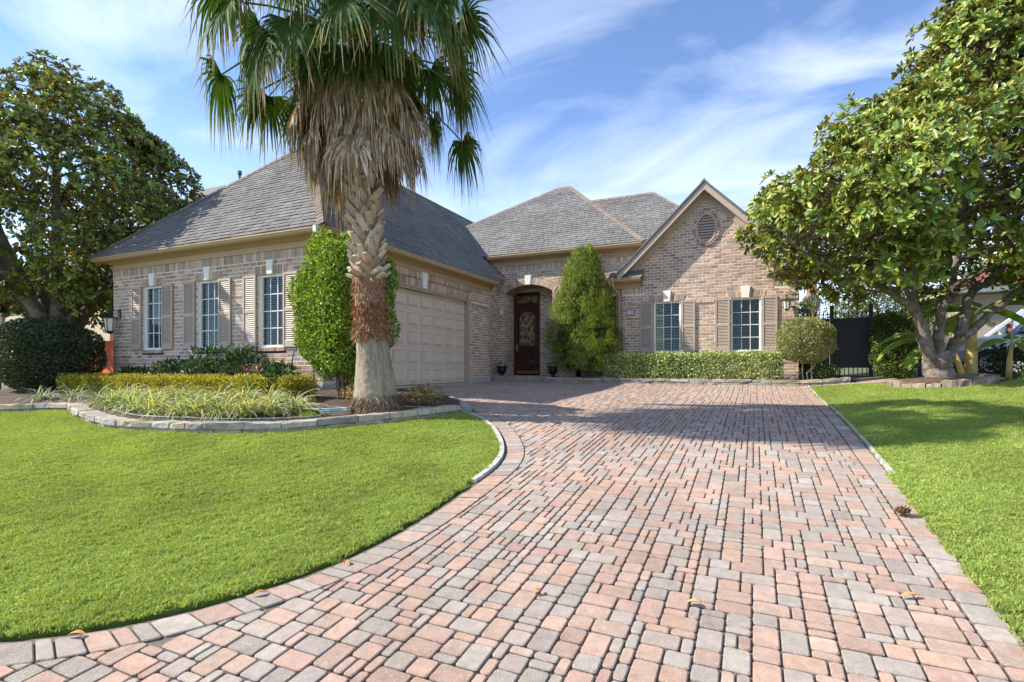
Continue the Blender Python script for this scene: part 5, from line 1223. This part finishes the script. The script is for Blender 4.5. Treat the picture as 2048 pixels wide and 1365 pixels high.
for k, ch in enumerate('3134'):
    u0 = .127 + k * .0575; m = MB(); box_on(wF, u0, u0 + .053, 1.625, 1.755, .0255, .031, m); m.build('digit_tile', MT['white'], pq)
    cu = bpy.data.curves.new('digit', 'FONT'); cu.body = ch; cu.size = .15; cu.align_x = 'CENTER'; cu.align_y = 'CENTER'; cu.extrude = .002
    tmp = bpy.data.objects.new('digit', cu); COL.objects.link(tmp); bpy.context.view_layer.update()
    me = bpy.data.meshes.new_from_object(tmp.evaluated_get(bpy.context.evaluated_depsgraph_get())); bpy.data.objects.remove(tmp)
    o = bpy.data.objects.new('digit', me); COL.objects.link(o); o.parent = pq; p = np.array(wF.p(u0 + .0265, 1.69, .0335)) - base_of(pq); o.location = p; o.rotation_euler = (R(90), 0, 0); o.scale = (.62, 1, 1); me.materials.clear(); me.materials.append(MT['iron'])

# ------------------------------------------------------------------ iron fence and gate
def picket(root, x, y, z0, z1, r=.011, spear=True):
    m = MB(); m.box((x, y, (z0 + z1) / 2), (2 * r, 2 * r, z1 - z0))
    if spear:
        m.add([(x - .022, y, z1), (x, y - .012, z1), (x + .022, y, z1), (x, y + .012, z1), (x, y, z1 + .10), (x, y, z1 - .03)], [(0, 1, 4), (1, 2, 4), (2, 3, 4), (3, 0, 4), (1, 0, 5), (2, 1, 5), (3, 2, 5), (0, 3, 5)])
    m.build('picket', MT['gate'], root)
FY = 17.5; FZ = -.33
def rails(root, x0, x1, zs):
    for z in zs: m = MB(); m.box(((x0 + x1) / 2, FY, z), (x1 - x0, .03, .035)); m.build('rail', MT['gate'], root)
def post(root, x, h=1.72): m = MB(); m.box((x, FY, (FZ + h) / 2 - .05), (.09, .09, h - FZ + .1)); m.box((x, FY, h + .012), (.105, .105, .03)); m.build('post', MT['gate'], root)
fl = thing('iron_fence', (1.55, FY, FZ), 'short run of black spear topped fence between the house and the gate', 'fence')
for k in range(8): picket(fl, 1.16 + k * .105, FY, FZ, 1.50)
rails(fl, 1.1, 1.95, (.02, 1.36)); post(fl, 1.995); m = MB(); m.box((1.52, FY + .03, .7), (.85, .012, 1.36)); m.build('backing_sheet', MT['gate'], fl)
gt = thing('iron_gate', (2.46, FY, FZ), 'black spear topped gate with a solid charcoal sheet behind the bars', 'gate')
for k in range(8): picket(gt, 2.085 + k * .107, FY, FZ + .03, 1.50)
rails(gt, 2.042, 2.878, (FZ + .08, .0, 1.26, 1.36)); m = MB(); m.box((2.46, FY + .03, .7), (.85, .012, 1.38)); m.build('backing_sheet', MT['gate'], gt)
m = MB(); m.lathe((2.10, FY - .06, .58), [(.001, -.03), (.028, -.02), (.028, .02), (.001, .03)], 10); m.box((2.12, FY - .03, .52), (.10, .03, .05)); m.build('latch', MT['concrete'], gt)
fr = thing('iron_fence', (3.4, FY, FZ), 'black fence continuing right of the gate behind the shrubs', 'fence')
for k in range(9): picket(fr, 3.08 + k * .107, FY, FZ, 1.50)
rails(fr, 2.97, 3.98, (.02, 1.36)); post(fr, 2.925); post(fr, 4.02); m = MB(); m.box((3.47, FY + .03, .7), (1.0, .012, 1.36)); m.build('backing_sheet', MT['gate'], fr)
x, y = 3.36, 17.0; z0 = -.38; Pn = shell(9000, (x, y, .55), (.52, .4, .88), 3, .5, .08)
bush('column_shrub', 'narrow dark green shrub growing against the fence right of the gate', 'shrub', (x, y, z0), Pn, .06, .035, [(.09, .14, .035), (.12, .18, .04), (.07, .115, .03), (.2, .23, .04)], [(x + .2, y - .2, .6), (x + .35, y - .2, .5), (x - .1, y, .6)], .02)
# banana plants
def banana(label, base, stem_h, r, leaves_):
    b_ = np.array(base); root = thing('banana_plant', base, label, 'plant', 'banana plants behind the right magnolia'); m = MB(); top = b_ + np.array([.05, 0, stem_h])
    m.tube([b_ + np.array([0, 0, -.05]), b_ + np.array([.01, 0, stem_h * .5]), top], [r, r * .85, r * .5], 9, (.62, .46, .17)); m.build('stem', MT['boot'], root, smooth=True)
    for (az, el, L, w) in leaves_:
        o = np.array([math.cos(az), math.sin(az), 0]); s = np.array([-o[1], o[0], 0]); p = top.copy(); e = el; m = MB(); pts = []
        for i in range(11): pts.append(p.copy()); p = p + (o * math.cos(e) + np.array([0, 0, math.sin(e)])) * L / 10; e -= .20
        m.tube(pts[:9], list(np.linspace(.02, .006, 9)), 5, (.45, .55, .18))
        ws = [0, .0, .35, .75, .95, 1, 1, .95, .8, .5, .05]
        for i in range(10):
            for sg in (-1, 1):
                a, b2 = pts[i], pts[i + 1]; ex = np.array([0, 0, -.10]); c1, c2 = s * sg * w * ws[i] + ex * ws[i], s * sg * w * ws[i + 1] + ex * ws[i + 1]; q = random.uniform(.85, 1.15)
                m.add([a, b2, b2 + c2, a + c1 * (.93 if i % 3 else 1)], [(0, 1, 2, 3)], (.20 * q, .30 * q, .045 * q))
        m.build('leaf', MT['leaf'], root)
banana('tallest yellow stemmed banana plant directly behind the right magnolia trunk', (4.35, 14.9, -.2), 1.3, .13, [(3.3, .9, 1.5, .24), (2.6, .8, 1.4, .22), (4.0, .5, 1.3, .22), (5.6, .9, 1.4, .24), (.3, .7, 1.3, .2), (1.4, 1.2, 1.2, .2)])
banana('short leaning banana plant left of the magnolia trunk with wide drooping leaves', (3.75, 15.3, -.25), .75, .09, [(3.3, .6, 1.45, .20), (3.0, .9, 1.3, .18), (3.9, .3, 1.2, .18), (2.5, 1.0, 1.3, .2), (4.6, .4, .9, .16)])
banana('young green banana plant at the right of the group beside the dark hedge', (4.95, 14.75, -.2), .7, .06, [(.2, .5, 1.1, .16), (5.8, .8, 1.0, .16), (3.4, .7, .8, .14), (1.3, 1.1, .8, .14), (5.2, .2, .7, .11)])
m = MB(); m.tube([(4.18, 14.75, -.3), (4.08, 14.72, .1), (3.98, 14.7, .35)], [.07, .06, .05], 8, (.66, .44, .16)); bs_ = thing('banana_stump', (4.18, 14.75, -.28), 'cut leaning yellow banana stump beside the tall banana plant', 'stump'); m.build('stump', MT['boot'], bs_, smooth=True)
Pn = boxshell(9000, (4.95, 15.2, -.3), (8.2, 16.1, .42), .35, .07); bush('dark_hedge', 'loose dark hedge at the right edge in front of the parked car', 'hedge', (6.5, 15.6, -.3), Pn, .07, .035, [(.035, .06, .025), (.05, .085, .03), (.028, .05, .022), (.09, .12, .04)], [(5.3 + k * .5, 15.6, .2) for k in range(6)], .02, up=.4)
for x, y, n_, L, lab in ((5.1, 14.35, 90, .3, 'bright grassy tuft below the dark hedge at the right edge'), (5.7, 14.2, 90, .34, 'taller grassy tuft at the far right frame edge'), (4.0, 15.6, 60, .5, 'bright leafy tuft behind the magnolia trunk')):
    blades('grass_tuft_plant', lab, 'plant', (x, y, tz(x, y)), n_, L, .016, [(.12, .22, .04), (.16, .26, .05)], None, lean=.7)
Pn = shell(900, (1.75, 16.6, -.15), (.35, .4, .25), 2, .7, .1); bush('low_shrub', 'small green plant at the foot of the fence behind the ball topiary', 'shrub', (1.75, 16.6, -.35), Pn, .07, .03, [(.12, .20, .03), (.2, .26, .05), (.08, .14, .03)], [(1.75, 16.6, 0)], .01)

Pn = shell(900, (1.3, 17.1, -.1), (.25, .3, .3), 2, .7, .1); bush('low_shrub', 'small dark green plant in the corner between the gable and the fence', 'shrub', (1.3, 17.1, -.35), Pn, .07, .03, [(.10, .17, .03), (.14, .2, .04), (.07, .12, .03)], [(1.3, 17.1, 0)], .01)
# ------------------------------------------------------------------ small things lying on the paving
x, y = 1.05, 5.03; z0 = tz(x, y) + .03; pc = thing('seed_cone', (x, y, z0), 'brown seed cone lying on the pavers near the right edge', 'seed cone'); m = MB()
for k in range(46):
    f = k / 45; a = k * 2.4; r = .032 * math.sin(math.pi * (.12 + .8 * f)); c = Vector((x - .05 + .1 * f, y + r * math.cos(a), z0 + .03 + r * math.sin(a))); o = Vector((.3, math.cos(a), math.sin(a))).normalized(); s = o.cross(Vector((1, 0, 0))).normalized() * .011
    m.add([c - s, c + s, c + o * .02 + s * .5, c + o * .02 - s * .5], [(0, 1, 2, 3)], (random.uniform(.6, 1.3),) * 3)
m.build('scales', MT['cone'], pc); m = MB(); m.tube([(x - .05, y, z0 + .03), (x, y, z0 + .03), (x + .045, y, z0 + .03)], [.015, .03, .012], 8); m.build('core', MT['cone'], pc)
for x, y, a, l, lab in ((.80, 3.65, .4, .13, 'curled tan dry leaf on the pavers near the right edge'), (-.31, 3.14, .1, .09, 'small tan dry leaf on the pavers at the bottom centre'), (-1.17, 2.93, 1.1, .08, 'narrow tan dry leaf on the pavers left of the bottom centre'), (-3.28, 1.60, .5, .10, 'orange dry leaf at the lawn edge in the lower left corner'), (-2.72, 2.28, .9, .09, 'orange dry leaf along the curved lower lawn edge'), (-2.52, 2.80, 2.0, .07, 'small orange dry leaf beside the curved lawn edge')):
    z0 = tz(x, y) + .025; t = thing('dry_leaf', (x, y, z0), lab, 'leaf', 'dry leaves on the paving'); m = MB(); o = Vector((math.cos(a), math.sin(a), 0)); s = Vector((-o.y, o.x, 0)); pv = []
    for j in range(6): f = j / 5; c = Vector((x, y, z0 + .012 * math.sin(f * 3))) + o * (f - .5) * l; w = .016 * math.sin(math.pi * min(.97, f + .03)) + .001; pv += [c - s * w + Vector((0, 0, w * .6)), c, c + s * w + Vector((0, 0, w * .6))]
    m.add(pv, [(3 * j + k, 3 * j + k + 1, 3 * j + k + 4, 3 * j + k + 3) for j in range(5) for k in range(2)], (.52, .32, .13) if 'tan' in lab else (.52, .22, .07)); m.build('blade', MT['dryleaf'], t)

# ------------------------------------------------------------------ neighbours and background
nl = thing('neighbour_house', (-27, 14, -.5), 'cream stucco house with a white arched porch behind the left magnolia', 'house')
m = MB(); m.box((-31, 17.0, 1.6), (14, 8, 4.2)); m.build('wall', MT['stucco'], nl)
m = MB(); m.add([(-38.6, 12.4, 3.7), (-23.4, 12.4, 3.7), (-23.4, 21.6, 3.7), (-38.6, 21.6, 3.7), (-34, 17, 6.6), (-28, 17, 6.6)], [(0, 1, 5, 4), (1, 2, 5), (2, 3, 4, 5), (3, 0, 4)]); m.build('roof', MT['shingle'], nl)
for xc in (-22.9, -20.9):
    m = MB(); m.box((xc, 12.4, .5), (.5, .5, 2.0)); m.box((xc, 12.4, 1.56), (.66, .66, .14)); m.box((xc, 12.4, -.38), (.68, .68, .24)); m.build('column', MT['stucco'], nl)
m = MB()
for i in range(12):
    a0, a1 = math.pi * i / 12, math.pi * (i + 1) / 12; p = lambda r, a, y_: (-21.9 + r * math.cos(a), y_, 1.63 + r * math.sin(a))
    m.add([p(.72, a0, 12.18), p(.72, a1, 12.18), (p(1, a1, 0)[0] * 1, 12.18, 3.3), (p(1, a0, 0)[0], 12.18, 3.3)], [(0, 1, 2, 3)]); m.add([p(.72, a0, 12.18), p(.72, a1, 12.18), p(.72, a1, 12.62), p(.72, a0, 12.62)], [(0, 1, 2, 3)]); m.add([p(.72, a0, 12.16), p(.72, a1, 12.16), p(.86, a1, 12.16), p(.86, a0, 12.16)], [(0, 1, 2, 3)], (1.1, 1.1, 1.1))
m.build('arch', MT['stucco'], nl); m = MB(); m.box((-21.9, 14.6, 1.4), (4.4, 4.0, 3.8), skip=()); m.build('porch_wall', MT['stucco'], nl)
m = MB(); m.add([(-24.2, 12.0, 3.32), (-19.6, 12.0, 3.32), (-19.6, 16.6, 3.32), (-24.2, 16.6, 3.32), (-21.9, 14.6, 4.6)], [(0, 1, 4), (1, 2, 4), (2, 3, 4), (3, 0, 4), (0, 1, 2, 3)]); m.build('porch_roof', MT['shingle'], nl)
ow = thing('low_wall', (-17.2, 9.6, -.55), 'bright orange low wall between the round bush and the house corner', 'wall'); m = MB(); m.box((-17.4, 9.6, .08), (4.2, .18, 1.35)); m.build('panel', MT['orange'], ow); m = MB(); m.box((-17.4, 9.6, .775), (4.26, .24, .05)); m.build('coping', MT['orange'], ow)
lp = thing('lamp_post', (-18.55, 7.25, -.6), 'black post lantern at the extreme left edge of the picture', 'lamp'); m = MB(); m.tube([(-18.55, 7.25, -.6), (-18.55, 7.25, 1.1)], .04, 8); m.build('post', MT['iron'], lp)
m = MB(); m.lathe((-18.55, 7.25, 1.1), [(.09, 0), (.15, .36)], 6); m.build('glass', MT['lampglass'], lp); m = MB(); m.lathe((-18.55, 7.25, 1.46), [(.24, 0), (.10, .16), (.03, .24), (.001, .3)], 6); m.build('lamp_cap', MT['iron'], lp)
bk = thing('rear_roof', (-21.6, 16, 3.2), 'dark shingle roof with a vent pipe just showing above the left hip of the house', 'roof'); m = MB(); m.add([(-25.2, 13.2, 5.3), (-18.2, 13.2, 5.3), (-20.9, 15.7, 7.9), (-22.4, 15.7, 7.9), (-18.2, 18.2, 5.3), (-25.2, 18.2, 5.3)], [(0, 1, 2, 3), (1, 4, 2), (4, 5, 3, 2), (5, 0, 3), (0, 1, 4, 5)]); m.build('shingles', MT['shingle'], bk); m = MB(); m.box((-21.7, 15.7, 4.2), (6.2, 4.2, 2.3)); m.build('wall', MT['stucco'], bk)
m = MB(); m.tube([(-20.2, 15.9, 7.0), (-20.2, 15.9, 8.3)], .05, 8); m.tube([(-20.2, 15.9, 8.3), (-20.2, 15.9, 8.46)], .09, 8); m.build('vent_pipe', MT['gate'], bk)
nr_ = thing('neighbour_house', (12, 26, -.4), 'pale house with a red tile roof and white eaves behind the right magnolia', 'house'); m = MB(); m.box((13.5, 28, 1.1), (13, 6, 3.2)); m.build('wall', material('pale taupe stucco', (.40, .33, .28), .9, .06, 5), nr_)
m = MB(); m.box((13.5, 28, 2.85), (14.2, 7.2, .22)); m.build('eave', MT['white'], nr_); m = MB(); m.add([(6.3, 24.3, 2.97), (20.7, 24.3, 2.97), (20.7, 31.7, 2.97), (6.3, 31.7, 2.97), (10, 28, 4.3), (17, 28, 4.3)], [(0, 1, 5, 4), (1, 2, 5), (2, 3, 4, 5), (3, 0, 4)]); rf = m.build('roof', MT['tile'], nr_)
for k in range(58):
    x = 6.35 + k * .245; m = MB(); tpx = min(max(x, 10), 17); m.tube([(x, 24.25, 3.0), (x + (tpx - x) * .98, 24.3 + 3.62, 4.28)], .07, 6); m.build('tile_row', MT['tile'], rf)
m = MB(); m.box((9.3, 24.98, .55), (2.6, .08, 2.1)); m.build('garage_door', MT['white'], nr_); m = MB(); m.box((9.3, 24.96, 1.68), (2.9, .1, .12)); m.build('lintel', MT['trim'], nr_)
m = MB(); m.box((11.6, 24.6, 1.0), (.5, .5, 3.6)); m.build('pier', MT['white'], nr_)
# parked car, nose to the left
cx_, cy_, cz_ = 7.0, 18.6, -.25
car = thing('parked_car', (cx_, cy_, cz_), 'silver sport utility car parked behind the dark hedge at the right edge', 'car')
SEC = [(-2.35, .55, .78, .72), (-2.2, .42, .95, .86), (-1.5, .40, 1.05, .93), (-.95, .40, 1.12, .95), (-.9, .40, 1.12, .95), (1.9, .42, 1.14, .95), (2.3, .46, 1.1, .9), (2.38, .55, .9, .8)]
m = MB(); vs = []
for (x, lo, hi, hw) in SEC:
    for yy, zz in ((-hw * .93, lo), (-hw, (lo + hi) / 2), (-hw * .96, hi - .05), (-hw * .80, hi), (hw * .80, hi), (hw * .96, hi - .05), (hw, (lo + hi) / 2), (hw * .93, lo)): vs.append((cx_ + x, cy_ + yy, cz_ + zz))
n = 8; fs = [(i * n + k, i * n + (k + 1) % n, (i + 1) * n + (k + 1) % n, (i + 1) * n + k) for i in range(len(SEC) - 1) for k in range(n)] + [tuple(range(8))[::-1], tuple((len(SEC) - 1) * 8 + k for k in range(8))]
m.add(vs, fs); m.build('body', MT['carpaint'], car, smooth=False)
G = [(-1.0, 1.12, .82), (-.25, 1.82, .66), (1.7, 1.86, .66), (2.25, 1.14, .8)]
def cp(i, sg, k=1.): x, z, w = G[i]; return (cx_ + x, cy_ + sg * w * k, cz_ + z)
m = MB(); m.add([cp(1, -1), cp(1, 1), cp(2, 1), cp(2, -1)], [(0, 1, 2, 3)]); m.tube([cp(0, -1), cp(1, -1), cp(2, -1), cp(3, -1)], .05, 6); m.tube([cp(0, 1), cp(1, 1), cp(2, 1), cp(3, 1)], .05, 6); m.tube([(cx_ + .5, cy_ - .82, cz_ + 1.12), (cx_ + .45, cy_ - .66, cz_ + 1.84)], .04, 6); m.build('roof', MT['carpaint'], car)
for nm, q in (('windscreen', [cp(0, -1), cp(0, 1), cp(1, 1), cp(1, -1)]), ('rear_window', [cp(3, -1), cp(3, 1), cp(2, 1), cp(2, -1)]), ('side_window', [cp(0, -1), cp(1, -1), cp(2, -1), cp(3, -1)]), ('side_window', [cp(0, 1), cp(1, 1), cp(2, 1), cp(3, 1)])):
    m = MB(); m.add(q, [(0, 1, 2, 3)]); m.build(nm, MT['carglass'], car)
m = MB(); m.box((cx_ + .6, cy_, cz_ + 1.05), (2.9, 1.4, .3)); m.build('interior', MT['dark'], car)
for x in (-1.45, 1.5):
    for sg in (-1, 1):
        m = MB(); m.tube([(cx_ + x, cy_ + sg * .98, cz_ + .36), (cx_ + x, cy_ + sg * .74, cz_ + .36)], .36, 20); wo = m.build('wheel', MT['rubber'], car, smooth=False); m = MB(); m.tube([(cx_ + x, cy_ + sg * .985, cz_ + .36), (cx_ + x, cy_ + sg * .95, cz_ + .36)], .23, 14); m.build('rim', MT['carpaint'], wo)
for sg in (-1, 1): m = MB(); m.box((cx_ - 2.28, cy_ + sg * .62, cz_ + .82), (.14, .3, .16)); m.build('headlight', MT['lampglass'], car); m = MB(); m.box((cx_ - .7, cy_ + sg * 1.02, cz_ + 1.16), (.12, .18, .14)); m.build('mirror', MT['carpaint'], car)
# trees and a small palm beyond the fence
def back_tree(label, base, h, r, n, L, cols, name='background_tree'):
    B = np.array(base); root = thing(name, base, label, 'tree', 'trees beyond the house'); ncl = 34; a = np.arange(ncl) * 2.4; f = rng.random(ncl); C = np.stack([B[0] + r * (.3 + .7 * f) * np.cos(a), B[1] + r * (.3 + .7 * f) * np.sin(a), B[2] + h * (.45 + .5 * rng.random(ncl) * (1.1 - .5 * f))], 1)
    ci = rng.integers(0, ncl, n); d = rand_dir(n); P = C[ci] + d * (r * .32 * rng.random(n) ** .4)[:, None]; V, F, T = leaves(P, d, L, L * .5, cols); np_build('crown', V, F, T, MT['leaf'], root)
    m = MB(); m.tube([B, B + np.array([.1, 0, h * .4]), B + np.array([0, .1, h * .75])], [.18, .12, .05], 7); m.build('trunk', MT['bark'], root, smooth=True); m = MB()
    for c in C[::3]: m.tube([B + np.array([0, 0, h * .4]), (B + np.array([0, 0, h * .5]) + c) / 2, c], [.05, .03, .012], 4)
    m.build('branches', MT['bark'], root, kind='stuff')
back_tree('olive green tree showing above the iron gate', (5.2, 27.5, -.4), 4.6, 2.6, 5200, .16, [(.07, .11, .03), (.10, .14, .04), (.13, .15, .06)])
back_tree('thin pale distant tree beyond the fence left of the gate', (4.2, 44, -.4), 5.0, 4.0, 3800, .22, [(.20, .21, .12), (.16, .18, .09), (.26, .25, .17)])
back_tree('bright green small tree at the house corner beyond the fence', (1.75, 22, -.4), 2.9, .55, 1500, .12, [(.10, .16, .035), (.14, .2, .05)])
back_tree('distant tree behind the right neighbour house', (15, 42, -.4), 8, 5, 5200, .3, [(.06, .10, .03), (.09, .13, .04)])
back_tree('distant tree behind the left neighbour house', (-34, 30, -.4), 8, 5, 5200, .3, [(.06, .10, .03), (.09, .13, .04)])
sp = thing('small_palm', (2.05, 24.2, -.4), 'small palm with a grey skirt standing beyond the fence at the gable corner', 'palm tree'); m = MB(); m.tube([(2.05, 24.2, -.4), (2.05, 24.2, 1.5), (2.08, 24.2, 3.6)], [.24, .2, .17], 12, (1, .62, .5)); m.build('trunk', MT['palmbark'], sp, smooth=True)
PC2 = np.array([2.07, 24.2, 0])
for i in range(26):
    az = i * 2.4; dead = i < 16; el = -1.2 if dead else R(-20 + 9 * (i - 16)); mm_ = frond(np.array([2.07, 24.2, 3.4 + .3 * (i > 15)]), az, el, .5 if dead else .9, .9, .9, dead, spanr=R(60 if dead else 110), K=10, brown=.2); mm_.t = [(t[0] * 1.2, t[1] * 1.35, t[2] * 1.7) if dead else t for t in mm_.t]; mm_.build('dead_frond' if dead else 'frond', MT['dead' if dead else 'palmleaf'], sp)
